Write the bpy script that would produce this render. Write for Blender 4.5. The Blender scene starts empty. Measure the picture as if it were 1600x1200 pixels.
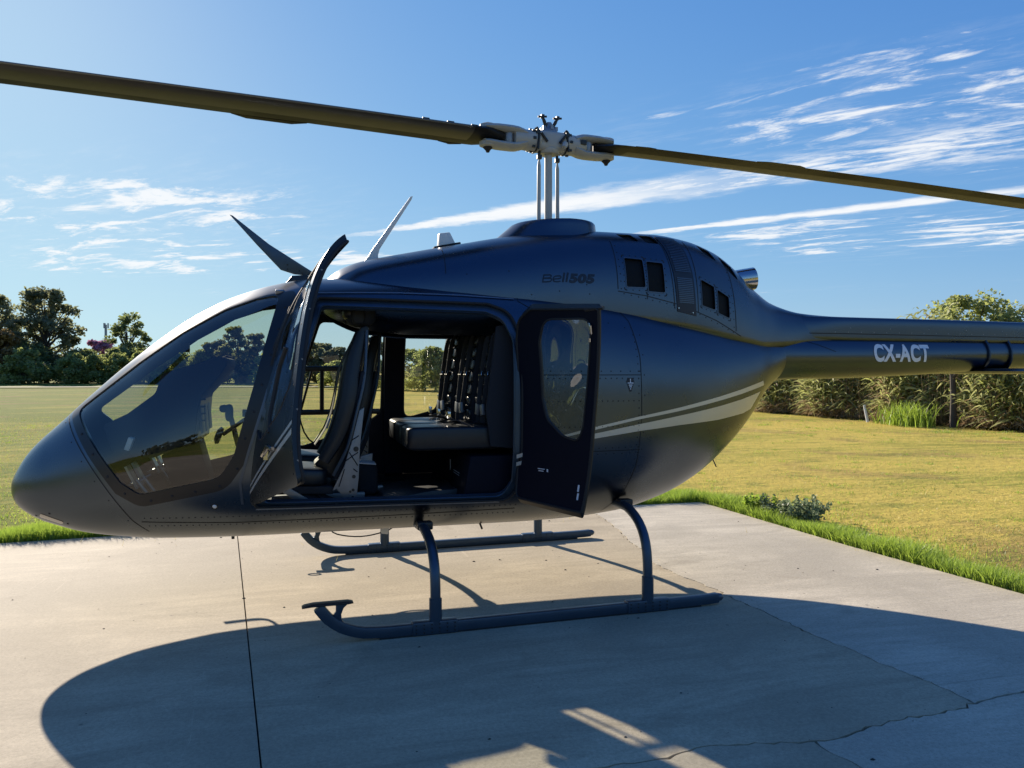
import bpy, bmesh, math, random
import numpy as np
from mathutils import Vector, Matrix
from mathutils.geometry import delaunay_2d_cdt

R = math.radians
random.seed(7)
rng = np.random.default_rng(11)
scene = bpy.context.scene
COL = scene.collection

# ------------------------------------------------------------------ camera
CAM = Vector((-1.815, -5.556, 1.54))
YAW = R(15.37)
cd = bpy.data.cameras.new('camera')
cam = bpy.data.objects.new('camera', cd)
COL.objects.link(cam)
cam.location = CAM
cam.rotation_euler = (R(90) - math.atan(20 / 1201), 0, -YAW)
cd.sensor_width = 36
cd.lens = 36 * 1201 / 1600
cd.clip_start = 0.05
cd.clip_end = 12000
scene.camera = cam

# ------------------------------------------------------------------ sun, exposure
SUN = Vector((-0.83, 2.18, 1.0)).normalized()
sl = bpy.data.lights.new('sun', 'SUN')
sl.energy = 3.9
sl.angle = R(0.55)
sl.color = (1.0, 0.875, 0.73)
so = bpy.data.objects.new('sun', sl)
COL.objects.link(so)
so.rotation_euler = SUN.to_track_quat('Z', 'Y').to_euler()
so.location = (-6, 12, 9)
scene.view_settings.view_transform = 'Standard'
scene.view_settings.look = 'None'
scene.view_settings.exposure = 1.30
scene.view_settings.gamma = 1.0
scene.view_settings.use_curve_mapping = False

# ------------------------------------------------------------------ node helpers
class NT:
    def __init__(self, tree):
        self.t = tree
        tree.nodes.clear()
    def new(self, typ, **kw):
        n = self.t.nodes.new(typ)
        for k, v in kw.items():
            setattr(n, k, v)
        return n
    def put(self, sock, v):
        if isinstance(v, bpy.types.NodeSocket):
            self.t.links.new(v, sock)
        elif v is not None:
            if sock.type == 'RGBA' and isinstance(v, (tuple, list)) and len(v) == 3:
                v = (*v, 1)
            sock.default_value = v
    def m(self, op, a, b=None, c=None, clamp=False):
        n = self.new('ShaderNodeMath', operation=op, use_clamp=clamp)
        self.put(n.inputs[0], a)
        if b is not None: self.put(n.inputs[1], b)
        if c is not None: self.put(n.inputs[2], c)
        return n.outputs[0]
    def mix(self, f, a, b, blend='MIX'):
        n = self.new('ShaderNodeMix', data_type='RGBA', blend_type=blend)
        self.put(n.inputs[0], f); self.put(n.inputs[6], a); self.put(n.inputs[7], b)
        return n.outputs[2]
    def rng(self, v, a, b, c=0.0, d=1.0, smooth=True):
        n = self.new('ShaderNodeMapRange', interpolation_type='SMOOTHSTEP' if smooth else 'LINEAR')
        for i, x in enumerate((v, a, b, c, d)):
            self.put(n.inputs[i], x)
        return n.outputs[0]
    def noise(self, vec, scale, detail=4, rough=.55, dist=0.0):
        n = self.new('ShaderNodeTexNoise')
        self.put(n.inputs['Vector'], vec)
        n.inputs['Scale'].default_value = scale
        n.inputs['Detail'].default_value = detail
        n.inputs['Roughness'].default_value = rough
        n.inputs['Distortion'].default_value = dist
        return n.outputs['Fac']
    def mapping(self, vec, scale=(1, 1, 1), rot=(0, 0, 0), loc=(0, 0, 0)):
        n = self.new('ShaderNodeMapping')
        self.put(n.inputs['Vector'], vec)
        n.inputs['Scale'].default_value = scale
        n.inputs['Rotation'].default_value = rot
        n.inputs['Location'].default_value = loc
        return n.outputs[0]
    def ramp(self, v, stops):
        n = self.new('ShaderNodeValToRGB')
        el = n.color_ramp.elements
        while len(el) < len(stops): el.new(0.5)
        for e, (p, c) in zip(el, stops):
            e.position = p; e.color = (*c, 1)
        self.put(n.inputs[0], v)
        return n.outputs[0]

# ------------------------------------------------------------------ world: sky with thin high cloud
world = bpy.data.worlds.new('World')
scene.world = world
world.use_nodes = True
w = NT(world.node_tree)
SKY_STRENGTH = 0.10
sky = w.new('ShaderNodeTexSky', sky_type='NISHITA', sun_disc=False)
sky.sun_elevation = math.asin(SUN.z)
sky.sun_rotation = math.atan2(SUN.x, SUN.y)
sky.air_density = 1.0
sky.dust_density = 0.25
sky.ozone_density = 3.0
sky.altitude = 50
tc = w.new('ShaderNodeTexCoord')
sep = w.new('ShaderNodeSeparateXYZ')
w.put(sep.inputs[0], tc.outputs['Generated'])
dx, dy, dz = sep.outputs
zc_ = w.m('MAXIMUM', dz, 0.03)
px = w.m('DIVIDE', dx, zc_)
py = w.m('DIVIDE', dy, zc_)
cn = w.m('ADD', w.m('MULTIPLY', px, .778), w.m('MULTIPLY', py, .627))
ct = w.m('SUBTRACT', w.m('MULTIPLY', px, .627), w.m('MULTIPLY', py, .778))
def cvec(a, b, off=0.0):
    c = w.new('ShaderNodeCombineXYZ')
    w.put(c.inputs[0], w.m('MULTIPLY', cn, a)); w.put(c.inputs[1], w.m('MULTIPLY', ct, b))
    c.inputs[2].default_value = off
    return c.outputs[0]
n1 = w.noise(cvec(5, 3.2), 1.0, 9, .62)
n2 = w.noise(cvec(3.2, 1.3, 4.0), 1.0, 9, .66, .4)
n3 = w.noise(cvec(.55, .4, 9.0), 1.0, 3, .5)
n4 = w.noise(cvec(9, 3.0, 2.0), 1.0, 8, .7, .3)
# long cloud streak behind the rotor mast
dist = w.m('ABSOLUTE', w.m('ADD', w.m('SUBTRACT', cn, 3.94), w.m('MULTIPLY', w.m('SUBTRACT', n1, .5), .42)))
width = w.rng(ct, -4.6, -1.8, .06, .33)
width = w.m('ADD', width, w.rng(ct, -1.6, .4, 0, .30))
b1 = w.m('SUBTRACT', 1.0, w.m('DIVIDE', dist, width), clamp=True)
b1 = w.m('MULTIPLY', w.rng(b1, 0.0, .75), w.rng(n2, .30, .55, .60, 1.0))
b1 = w.m('MULTIPLY', b1, w.rng(ct, -4.7, -3.5))
b1 = w.m('MULTIPLY', b1, w.rng(ct, 5.0, 1.0))
wisp = w.rng(n4, .38, .62)
b1 = w.m('MULTIPLY', b1, w.m('MAXIMUM', w.rng(ct, -.9, -2.4), w.m('MULTIPLY', wisp, .95)))
dist2 = w.m('ABSOLUTE', w.m('ADD', w.m('SUBTRACT', cn, 5.09), w.m('MULTIPLY', w.m('SUBTRACT', n1, .5), .30)))
b2 = w.m('SUBTRACT', 1.0, w.m('DIVIDE', dist2, w.rng(ct, -2.9, -1.2, .06, .17)), clamp=True)
b2 = w.m('MULTIPLY', w.rng(b2, 0.0, .8), w.rng(n2, .30, .55, .5, 1.0))
b2 = w.m('MULTIPLY', w.m('MULTIPLY', b2, w.rng(ct, -2.9, -2.2)), w.rng(ct, 1.6, -.6))
def blob(n0, t0, rn, rt):
    a = w.m('POWER', w.m('DIVIDE', w.m('SUBTRACT', cn, n0), rn), 2.0)
    b = w.m('POWER', w.m('DIVIDE', w.m('SUBTRACT', ct, t0), rt), 2.0)
    return w.m('SUBTRACT', 1.0, w.m('ADD', a, b), clamp=True)
reg = blob(2.55, -4.9, 1.7, 2.0)
for b in ((3.6, -6.8, 1.6, 2.2), (3.20, -.55, .75, 1.5), (6.4, -.9, 1.5, 1.7), (4.6, -5.2, 1.0, 1.0), (5.6, -1.5, .7, 1.4)):
    reg = w.m('MAXIMUM', reg, blob(*b))
reg = w.m('MAXIMUM', reg, w.m('MULTIPLY', w.rng(n3, .5, .75), .55))
thr = w.m('SUBTRACT', .715, w.m('MULTIPLY', reg, .27))
sc_ = w.rng(w.m('SUBTRACT', n2, thr), 0.0, .14)
veil = w.m('MULTIPLY', w.rng(n4, .45, .75), w.m('MULTIPLY', reg, .22))
cl = w.m('MAXIMUM', w.m('MAXIMUM', b1, b2), w.m('MAXIMUM', w.m('MULTIPLY', sc_, .93), veil))
cl = w.m('MULTIPLY', cl, w.rng(dz, .02, .10))
CLOUD = (4.0, 4.05, 4.1)
# film like response of the sky: deeper blue overhead, soft shoulder near the sun
rgb = w.new('ShaderNodeSeparateColor')
w.put(rgb.inputs[0], sky.outputs[0])
comb = w.new('ShaderNodeCombineColor')
for i, (gain, pw, lim) in enumerate(((.94, 1.38, .62), (1.04, 1.12, 1.0), (2.25, 1.0, 1.0))):
    k = w.m('MULTIPLY', w.m('POWER', w.m('MULTIPLY', rgb.outputs[i], .1664), pw), gain)
    k = w.m('DIVIDE', k, w.m('ADD', 1.0, w.m('DIVIDE', k, lim)))
    w.put(comb.inputs[i], w.m('MULTIPLY', k, 4.5))
colr = w.mix(w.m('MULTIPLY', cl, .94), comb.outputs[0], CLOUD)
bg = w.new('ShaderNodeBackground')
w.put(bg.inputs['Color'], colr)
bg.inputs['Strength'].default_value = SKY_STRENGTH
wo = w.new('ShaderNodeOutputWorld')
w.put(wo.inputs['Surface'], bg.outputs[0])

# ------------------------------------------------------------------ materials
MATS = {}
def mat(name):
    m = bpy.data.materials.new(name)
    m.use_nodes = True
    n = NT(m.node_tree)
    out = n.new('ShaderNodeOutputMaterial')
    MATS[name] = m
    return m, n, out
def principled(name, col, rough=.5, metal=0.0, spec=.5, grain=0.0, gscale=40, bump=0.0, bscale=200, coat=0.0, rvar=0.0):
    m, n, out = mat(name)
    p = n.new('ShaderNodeBsdfPrincipled')
    tcn = n.new('ShaderNodeTexCoord').outputs['Object']
    c = col
    if grain:
        f = n.noise(tcn, gscale, 5)
        c = n.mix(f, tuple(x * (1 - grain) for x in col), tuple(min(1, x * (1 + grain)) for x in col))
    n.put(p.inputs['Base Color'], c)
    if rvar:
        n.put(p.inputs['Roughness'], n.rng(n.noise(tcn, gscale * .4, 4), .3, .7, rough - rvar, rough + rvar))
    else:
        p.inputs['Roughness'].default_value = rough
    p.inputs['Metallic'].default_value = metal
    p.inputs['Specular IOR Level'].default_value = spec
    p.inputs['Coat Weight'].default_value = coat
    if bump:
        b = n.new('ShaderNodeBump')
        b.inputs['Strength'].default_value = bump
        b.inputs['Distance'].default_value = .002
        n.put(b.inputs['Height'], n.noise(tcn, bscale, 3))
        n.put(p.inputs['Normal'], b.outputs[0])
    n.put(out.inputs['Surface'], p.outputs[0])
    return m
PAINT = principled('satin_paint', (.092, .112, .140), .29, 1.0, grain=.04, gscale=5, rvar=.03)
BLACKPAINT = principled('black_paint', (.008, .009, .011), .38, 0, .5)
LINER = principled('cabin_liner', (.008, .010, .014), .65, 0, .15, grain=.3, gscale=90)
NAVY = principled('navy_trim', (.0035, .005, .013), .6, 0, .14, grain=.2, gscale=60)
STRIPE = principled('silver_stripe', (.55, .56, .55), .35, .6)
WHITEPRINT = principled('white_print', (.72, .75, .80), .5)
BLUEPRINT = principled('dark_print', (.006, .010, .022), .45)
LIGHTGREY = principled('hub_paint', (.38, .38, .36), .45, 0, .5, grain=.12, gscale=14)
GREYMETAL = principled('machined_metal', (.24, .255, .28), .42, .6, grain=.1, gscale=30)
DARKMETAL = principled('dark_metal', (.03, .033, .037), .42, .5, grain=.2, gscale=40)
CHROME = principled('chrome', (.50, .49, .48), .16, 1.0)
BLADE = principled('blade_coating', (.012, .0115, .0115), .55, 0, .18, grain=.25, gscale=5, rvar=.08)
BLADE_LEAD = principled('blade_leading_strip', (.050, .047, .043), .45, .2, .3, grain=.2, gscale=5)
BLADE_EDGE = principled('blade_edge', (.16, .16, .15), .45, .4)
RUBBER = principled('black_rubber', (.012, .012, .013), .7)
SEAM = principled('seam', (.010, .012, .015), .7)
LEATHER = principled('black_leather', (.011, .013, .017), .40, 0, .5, grain=.25, gscale=25, bump=.35, bscale=160)
PADM = principled('quilted_leather', (.020, .023, .029), .27, 0, .6, bump=.3, bscale=120)
FABRIC = principled('charcoal_fabric', (.020, .023, .030), .8, 0, .3, grain=.25, gscale=120, bump=.4, bscale=500)
WEB = principled('harness_webbing', (.03, .032, .037), .65, 0, .4, bump=.3, bscale=600)
FLOORM = principled('cabin_floor_vinyl', (.035, .037, .042), .45, 0, .5, grain=.35, gscale=18)
WHITEPL = principled('white_plastic', (.70, .70, .68), .4)
SKID = principled('skid_paint', (.055, .085, .125), .38, .65, grain=.15, gscale=14, rvar=.05)
SCREEN = principled('intake_mesh', (.004, .0045, .005), .6, 0, .2, grain=.6, gscale=60, bump=1.0, bscale=260)
LOUVRE = principled('louvre_metal', (.10, .12, .15), .4, .8)
PAPER = principled('paper', (.62, .64, .68), .7)

def glass(name, tint, refl, wavy=0.0):
    m, n, out = mat(name)
    lw = n.new('ShaderNodeLayerWeight')
    lw.inputs['Blend'].default_value = .5
    f5 = n.m('POWER', lw.outputs['Facing'], 5.0)
    fr = n.m('ADD', refl, n.m('MULTIPLY', f5, 1 - refl))
    tr = n.new('ShaderNodeBsdfTransparent')
    n.put(tr.inputs[0], tint)
    gl = n.new('ShaderNodeBsdfGlossy')
    gl.inputs['Roughness'].default_value = 0.012
    n.put(gl.inputs[0], (1, 1, 1))
    if wavy:
        b = n.new('ShaderNodeBump'); b.inputs['Strength'].default_value = 1.0; b.inputs['Distance'].default_value = wavy
        n.put(b.inputs['Height'], n.noise(n.new('ShaderNodeTexCoord').outputs['Object'], 2.4, 0, .4, .9)); n.put(gl.inputs['Normal'], b.outputs[0])
    mx = n.new('ShaderNodeMixShader')
    n.put(mx.inputs[0], fr)
    n.t.links.new(tr.outputs[0], mx.inputs[1])
    n.t.links.new(gl.outputs[0], mx.inputs[2])
    n.put(out.inputs['Surface'], mx.outputs[0])
    return m
GLASS = glass('windscreen_glass', (.80, .83, .74), .085)
DGLASS = glass('door_glass', (.86, .88, .84), .09)
WAVY = glass('bowed_door_glass', (.86, .88, .84), .22, .05)

def foliage(name, c1, c2, trans=.35):
    m, n, out = mat(name)
    g = n.new('ShaderNodeNewGeometry')
    oi = n.new('ShaderNodeObjectInfo')
    tco = n.new('ShaderNodeTexCoord').outputs['Object']
    f = n.m('ADD', n.m('MULTIPLY', g.outputs['Random Per Island'], .6), n.m('MULTIPLY', n.noise(tco, .55, 2), .6))
    f = n.m('ADD', f, n.m('MULTIPLY', n.m('SUBTRACT', oi.outputs['Random'], .5), .3))
    c = n.mix(n.m('SUBTRACT', f, .12, clamp=True), c1, c2)
    d = n.new('ShaderNodeBsdfDiffuse'); n.put(d.inputs[0], c)
    t = n.new('ShaderNodeBsdfTranslucent'); n.put(t.inputs[0], c)
    gl = n.new('ShaderNodeBsdfGlossy'); gl.inputs['Roughness'].default_value = .45
    n.put(gl.inputs[0], (.6, .6, .6))
    mx = n.new('ShaderNodeMixShader'); mx.inputs[0].default_value = trans
    n.t.links.new(d.outputs[0], mx.inputs[1]); n.t.links.new(t.outputs[0], mx.inputs[2])
    m2 = n.new('ShaderNodeMixShader'); m2.inputs[0].default_value = .05
    n.t.links.new(mx.outputs[0], m2.inputs[1]); n.t.links.new(gl.outputs[0], m2.inputs[2])
    n.put(out.inputs['Surface'], m2.outputs[0])
    return m
LEAF_DARK = foliage('leaf_dark', (.14, .155, .085), (.30, .31, .155), .68)
LEAF_MID = foliage('leaf_mid', (.125, .16, .06), (.28, .32, .12), .68)
LEAF_LIGHT = foliage('leaf_light', (.18, .22, .06), (.42, .45, .15), .68)
LEAF_RUST = foliage('leaf_rust', (.14, .10, .035), (.28, .19, .07))
LEAF_PINK = foliage('leaf_pink', (.40, .19, .30), (.62, .34, .48))
LEAF_REED = foliage('leaf_reed', (.17, .22, .075), (.50, .50, .22), .5)
LEAF_DRY = foliage('leaf_dry', (.22, .15, .085), (.44, .34, .20), .42)
GRASS_GREEN = foliage('grass_green', (.20, .31, .04), (.44, .56, .08), .60)
GRASS_DRY = foliage('grass_dry', (.46, .38, .10), (.58, .46, .14), .5)
WEED = foliage('weed_leaf', (.13, .18, .09), (.32, .38, .20), .5)
BARK = principled('bark', (.055, .045, .036), .9, grain=.4, gscale=6, bump=.5, bscale=20)

def concrete(name, tint, broom):
    m, n, out = mat(name)
    p = n.new('ShaderNodeBsdfPrincipled')
    co = n.new('ShaderNodeTexCoord').outputs['Object']
    big = n.noise(co, .7, 5, .6, .5)
    st = n.noise(n.mapping(co, (.55, 2.4, 1), (0, 0, R(-9))), 1.3, 10, .74, 1.1)
    fine = n.noise(co, 60, 4, .7)
    sp = n.noise(co, 210, 2, .6)
    c = n.ramp(st, [(.26, tuple(t * .64 for t in tint)), (.5, tint), (.70, tuple(min(1, t * 1.28) for t in tint))])
    c = n.mix(n.rng(big, .35, .68), c, tuple(t * .80 for t in tint))
    stain = n.rng(n.noise(co, 1.6, 3, .5, 1.0), .62, .75)
    c = n.mix(n.m('MULTIPLY', stain, .35), c, (tint[0] * .62, tint[1] * .60, tint[2] * .58))
    c = n.mix(.75, c, n.mix(fine, (.45, .45, .45), (1.5, 1.5, 1.48)), 'MULTIPLY')
    c = n.mix(n.m('MULTIPLY', n.rng(sp, .62, .70), .6), c, (.09, .085, .075))
    vo = n.new('ShaderNodeTexVoronoi'); n.put(vo.inputs['Vector'], co); vo.inputs['Scale'].default_value = 3.6
    spot = n.m('MULTIPLY', n.rng(vo.outputs['Distance'], .05, .018), n.rng(n.noise(co, .9, 2), .46, .52))
    c = n.mix(n.m('MULTIPLY', spot, .55), c, (.05, .045, .04))
    scuff = n.rng(n.noise(n.mapping(co, (7, .9, 1), (0, 0, R(70))), 1.0, 5, .7, 1.5), .66, .72)
    c = n.mix(n.m('MULTIPLY', scuff, .30), c, tuple(min(1, t * 1.5) for t in tint))
    n.put(p.inputs['Base Color'], c)
    p.inputs['Roughness'].default_value = .82
    p.inputs['Specular IOR Level'].default_value = .25
    b = n.new('ShaderNodeBump')
    b.inputs['Strength'].default_value = .35
    b.inputs['Distance'].default_value = .006
    h = n.m('ADD', n.m('MULTIPLY', fine, .5), n.m('MULTIPLY', st, .8))
    if broom:
        br = n.noise(n.mapping(co, (1.2, 55, 1), (0, 0, R(4))), 1.0, 4, .6)
        h = n.m('ADD', h, n.m('MULTIPLY', br, 1.1))
        gr = n.rng(n.noise(n.mapping(co, (.25, 9, 1), (0, 0, R(4))), 1.0, 2, .5), .66, .72)
        c2 = n.mix(n.m('MULTIPLY', gr, .4), c, (tint[0] * .5, tint[1] * .5, tint[2] * .5))
        n.put(p.inputs['Base Color'], c2)
    n.put(b.inputs['Height'], h)
    n.put(p.inputs['Normal'], b.outputs[0])
    n.put(out.inputs['Surface'], p.outputs[0])
    return m
CONC_A = concrete('concrete_smooth', (.405, .350, .250), False)
CONC_B = concrete('concrete_warm', (.43, .365, .255), False)
CONC_C = concrete('concrete_broomed', (.50, .45, .352), True)
DIRT = principled('joint_dirt', (.045, .04, .032), .9, grain=.4, gscale=30)

m_, n_, out_ = mat('field_turf')
p_ = n_.new('ShaderNodeBsdfPrincipled')
co_ = n_.new('ShaderNodeTexCoord').outputs['Object']
f1 = n_.noise(n_.mapping(co_, (.10, .32, 1), (0, 0, R(-24))), 1.0, 6, .62, .6)
f2 = n_.noise(co_, .35, 5, .6, .4)
f3 = n_.noise(co_, 9, 5, .75)
f4 = n_.noise(n_.mapping(co_, (.5, 2.2, 1), (0, 0, R(-20))), 1.6, 5, .7)
sepf = n_.new('ShaderNodeSeparateXYZ'); n_.put(sepf.inputs[0], co_)
green_side = n_.rng(sepf.outputs[0], 6.0, -14.0)
mixv = n_.m('ADD', n_.m('ADD', n_.m('MULTIPLY', f1, .55), n_.m('MULTIPLY', f4, .40)), n_.m('MULTIPLY', green_side, .17))
cf = n_.ramp(mixv, [(.36, (.54, .41, .105)), (.455, (.49, .39, .097)), (.525, (.35, .31, .073)), (.62, (.17, .20, .043))])
cf = n_.mix(n_.m('MULTIPLY', n_.rng(f2, .52, .66), .6), cf, (.27, .19, .085))
f6 = n_.noise(co_, 1.7, 4, .7)
cf = n_.mix(n_.m('MULTIPLY', n_.rng(f6, .56, .68), .55), cf, (.17, .20, .055))
cf = n_.mix(.6, cf, n_.mix(f3, (.5, .5, .5), (1.5, 1.5, 1.45)), 'MULTIPLY')
cf = n_.mix(n_.m('MULTIPLY', n_.rng(sepf.outputs[0], 9.0, -6.0), .85), cf, n_.mix(1.0, cf, (.84, .86, .84), 'MULTIPLY'))
n_.put(p_.inputs['Base Color'], cf)
p_.inputs['Roughness'].default_value = .95
p_.inputs['Specular IOR Level'].default_value = 0.03
bb_ = n_.new('ShaderNodeBump'); bb_.inputs['Strength'].default_value = .8; bb_.inputs['Distance'].default_value = .04
n_.put(bb_.inputs['Height'], n_.m('ADD', f3, f4)); n_.put(p_.inputs['Normal'], bb_.outputs[0])
n_.put(out_.inputs['Surface'], p_.outputs[0])
FIELD = m_
TRACKM = principled('gravel_track', (.42, .38, .31), .95, grain=.3, gscale=3)

# ------------------------------------------------------------------ object helpers
def link(o, parent=None):
    COL.objects.link(o)
    if parent is not None: o.parent = parent
    return o
def tag(o, label=None, cat=None, group=None, kind=None):
    if label: o['label'] = label
    if cat: o['category'] = cat
    if group: o['group'] = group
    if kind: o['kind'] = kind
    return o
def empty(name, loc=(0, 0, 0), rz=0.0, parent=None):
    o = bpy.data.objects.new(name, None)
    o.empty_display_size = .2
    o.location = loc
    o.rotation_euler = (0, 0, rz)
    return link(o, parent)
def mesh_obj(name, verts, faces, mats, parent=None, fmat=None, normals=None, sharp=35, smooth=True):
    me = bpy.data.meshes.new(name)
    me.from_pydata([tuple(v) for v in verts], [], faces)
    for m in (mats if isinstance(mats, (list, tuple)) else [mats]):
        me.materials.append(m)
    if fmat is not None:
        me.polygons.foreach_set('material_index', fmat)
    if smooth:
        me.polygons.foreach_set('use_smooth', [True] * len(me.polygons))
        if normals is not None:
            me.normals_split_custom_set([tuple(x) for x in normals])
        elif sharp is not None:
            me.set_sharp_from_angle(angle=R(sharp))
    me.update()
    o = bpy.data.objects.new(name, me)
    return link(o, parent)
def soup(name, V, F4, mats, parent=None, fmat=None):
    """big mesh of quads / tris straight from numpy arrays"""
    me = bpy.data.meshes.new(name)
    V = np.asarray(V, dtype=np.float32)
    k = F4.shape[1]
    me.vertices.add(len(V)); me.vertices.foreach_set('co', V.ravel())
    me.loops.add(F4.size); me.loops.foreach_set('vertex_index', F4.ravel().astype(np.int32))
    me.polygons.add(len(F4)); me.polygons.foreach_set('loop_start', (np.arange(len(F4)) * k).astype(np.int32))
    for m in (mats if isinstance(mats, (list, tuple)) else [mats]): me.materials.append(m)
    if fmat is not None: me.polygons.foreach_set('material_index', fmat.astype(np.int32))
    me.update(calc_edges=True)
    o = bpy.data.objects.new(name, me)
    return link(o, parent)

SINGLES = {'latch', 'blade_weight', 'cutter_bolt', 'knob', 'leg_rib', 'lightening_hole', 'tie_down_rail', 'grab_bar', 'grip_bolt', 'trim_tab', 'drain_pipe', 'hinge', 'rod_end', 'vent_track', 'linkage'}
class MB:
    def __init__(self): self.v = []; self.f = []
    def add(self, v, f):
        b = len(self.v)
        self.v += [tuple(x) for x in v]
        self.f += [tuple(i + b for i in q) for q in f]
        return self
    def box(self, c, s, rot=None):
        v = []
        for x in (-.5, .5):
            for y in (-.5, .5):
                for z in (-.5, .5):
                    p = Vector((x * s[0], y * s[1], z * s[2]))
                    if rot is not None: p = rot @ p
                    v.append(p + Vector(c))
        return self.add(v, [(0, 1, 3, 2), (4, 6, 7, 5), (0, 4, 5, 1), (2, 3, 7, 6), (0, 2, 6, 4), (1, 5, 7, 3)])
    def prism(self, poly, y0, y1):
        n = len(poly)
        v = [(x, y0, z) for x, z in poly] + [(x, y1, z) for x, z in poly]
        a = sum(poly[i][0] * poly[(i + 1) % n][1] - poly[(i + 1) % n][0] * poly[i][1] for i in range(n))
        f = [tuple(range(n)), tuple(range(2 * n - 1, n - 1, -1))]
        f += [(i, i + n, (i + 1) % n + n, (i + 1) % n) for i in range(n)]
        if a < 0: f = [tuple(reversed(q)) for q in f]
        return self.add(v, f)
    def tube(self, pts, r, seg=10, cap=True, sq=(1, 1)):
        pts = [Vector(p) for p in pts]
        n = len(pts)
        rr = r if isinstance(r, (list, tuple)) else [r] * n
        t0 = (pts[1] - pts[0]).normalized()
        up = Vector((0, 0, 1)) if abs(t0.z) < .9 else Vector((0, 1, 0))
        a = t0.cross(up).normalized()
        v = []; f = []
        for i, p in enumerate(pts):
            t = (pts[min(i + 1, n - 1)] - pts[max(i - 1, 0)]).normalized()
            a = (a - t * a.dot(t)).normalized()
            b = t.cross(a)
            for k in range(seg):
                an = 2 * math.pi * k / seg
                v.append(p + a * (math.cos(an) * rr[i] * sq[0]) + b * (math.sin(an) * rr[i] * sq[1]))
        for i in range(n - 1):
            for k in range(seg):
                k2 = (k + 1) % seg
                f.append((i * seg + k, i * seg + k2, (i + 1) * seg + k2, (i + 1) * seg + k))
        if cap:
            f.append(tuple(range(seg - 1, -1, -1)))
            f.append(tuple((n - 1) * seg + k for k in range(seg)))
        return self.add(v, f)
    def lathe(self, prof, c=(0, 0, 0), rot=None, seg=16):
        v = []; f = []
        for r, z in prof:
            for k in range(seg):
                an = 2 * math.pi * k / seg
                p = Vector((r * math.cos(an), r * math.sin(an), z))
                if rot is not None: p = rot @ p
                v.append(p + Vector(c))
        n = len(prof)
        for i in range(n - 1):
            for k in range(seg):
                k2 = (k + 1) % seg
                f.append((i * seg + k, i * seg + k2, (i + 1) * seg + k2, (i + 1) * seg + k))
        f.append(tuple(range(seg - 1, -1, -1)))
        f.append(tuple((n - 1) * seg + k for k in range(seg)))
        return self.add(v, f)
    def cushion(self, c, s, e=.35, rot=None, nu=14, nv=20):
        v = []; f = []
        sg = lambda x, p: math.copysign(abs(x) ** p, x)
        for i in range(nu + 1):
            a = -math.pi / 2 + math.pi * i / nu
            for j in range(nv):
                b = 2 * math.pi * j / nv
                p = Vector((s[0] / 2 * sg(math.cos(a), e) * sg(math.cos(b), e), s[1] / 2 * sg(math.cos(a), e) * sg(math.sin(b), e), s[2] / 2 * sg(math.sin(a), e)))
                if rot is not None: p = rot @ p
                v.append(p + Vector(c))
        for i in range(nu):
            for j in range(nv):
                j2 = (j + 1) % nv
                f.append((i * nv + j, i * nv + j2, (i + 1) * nv + j2, (i + 1) * nv + j))
        return self.add(v, f)
    def build(self, name, m, parent=None, bevel=0.0, sharp=35, xf=None, segs=2):
        if name in SINGLES:
            p = list(range(len(self.v)))
            def root(a):
                while p[a] != a: p[a] = p[p[a]]; a = p[a]
                return a
            for q in self.f:
                for i in q[1:]: p[root(i)] = root(q[0])
            isl = {}
            for q in self.f: isl.setdefault(root(q[0]), []).append(q)
            if len(isl) > 1:
                out = None
                for fs in isl.values():
                    used = sorted({i for q in fs for i in q}); mp = {o: k for k, o in enumerate(used)}
                    one = MB(); one.v = [self.v[i] for i in used]; one.f = [tuple(mp[i] for i in q) for q in fs]
                    out = one.build(name, m, parent, bevel, sharp, xf, segs)
                return out
        v = self.v
        if xf is not None: v = [xf @ Vector(p) for p in v]
        if bevel:
            bm = bmesh.new()
            bv = [bm.verts.new(p) for p in v]
            for q in self.f:
                try: bm.faces.new([bv[i] for i in q])
                except ValueError: pass
            bmesh.ops.recalc_face_normals(bm, faces=bm.faces)
            eds = [e for e in bm.edges if len(e.link_faces) == 2 and e.calc_face_angle(0) > R(32)]
            bmesh.ops.bevel(bm, geom=eds, offset=bevel, segments=segs, affect='EDGES', profile=.6, clamp_overlap=True)
            me = bpy.data.meshes.new(name)
            bm.to_mesh(me); bm.free()
            me.materials.append(m)
            me.polygons.foreach_set('use_smooth', [True] * len(me.polygons))
            me.set_sharp_from_angle(angle=R(50))
            return link(bpy.data.objects.new(name, me), parent)
        return mesh_obj(name, v, self.f, m, parent, sharp=sharp)

def smooth_path(pts, n=24):
    P = np.array(pts, float)
    d = np.r_[0, np.cumsum(np.linalg.norm(np.diff(P, axis=0), axis=1))]
    t = np.linspace(0, d[-1], n)
    return [tuple(pchip(d, P[:, k], t)[i] for k in range(P.shape[1])) for i in range(n)]

def pchip(xk, yk, x):
    xk = np.asarray(xk, float); yk = np.asarray(yk, float); x = np.asarray(x, float)
    h = np.diff(xk); dl = np.diff(yk) / h
    d = np.zeros_like(yk)
    for i in range(1, len(xk) - 1):
        if dl[i - 1] * dl[i] > 0:
            w1 = 2 * h[i] + h[i - 1]; w2 = h[i] + 2 * h[i - 1]
            d[i] = (w1 + w2) / (w1 / dl[i - 1] + w2 / dl[i])
    d[0] = dl[0]; d[-1] = dl[-1]
    i = np.clip(np.searchsorted(xk, x) - 1, 0, len(xk) - 2)
    t = (x - xk[i]) / h[i]
    h00 = 2 * t**3 - 3 * t**2 + 1; h10 = t**3 - 2 * t**2 + t
    h01 = -2 * t**3 + 3 * t**2; h11 = t**3 - t**2
    return h00 * yk[i] + h10 * h[i] * d[i] + h01 * yk[i + 1] + h11 * h[i] * d[i + 1]

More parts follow.
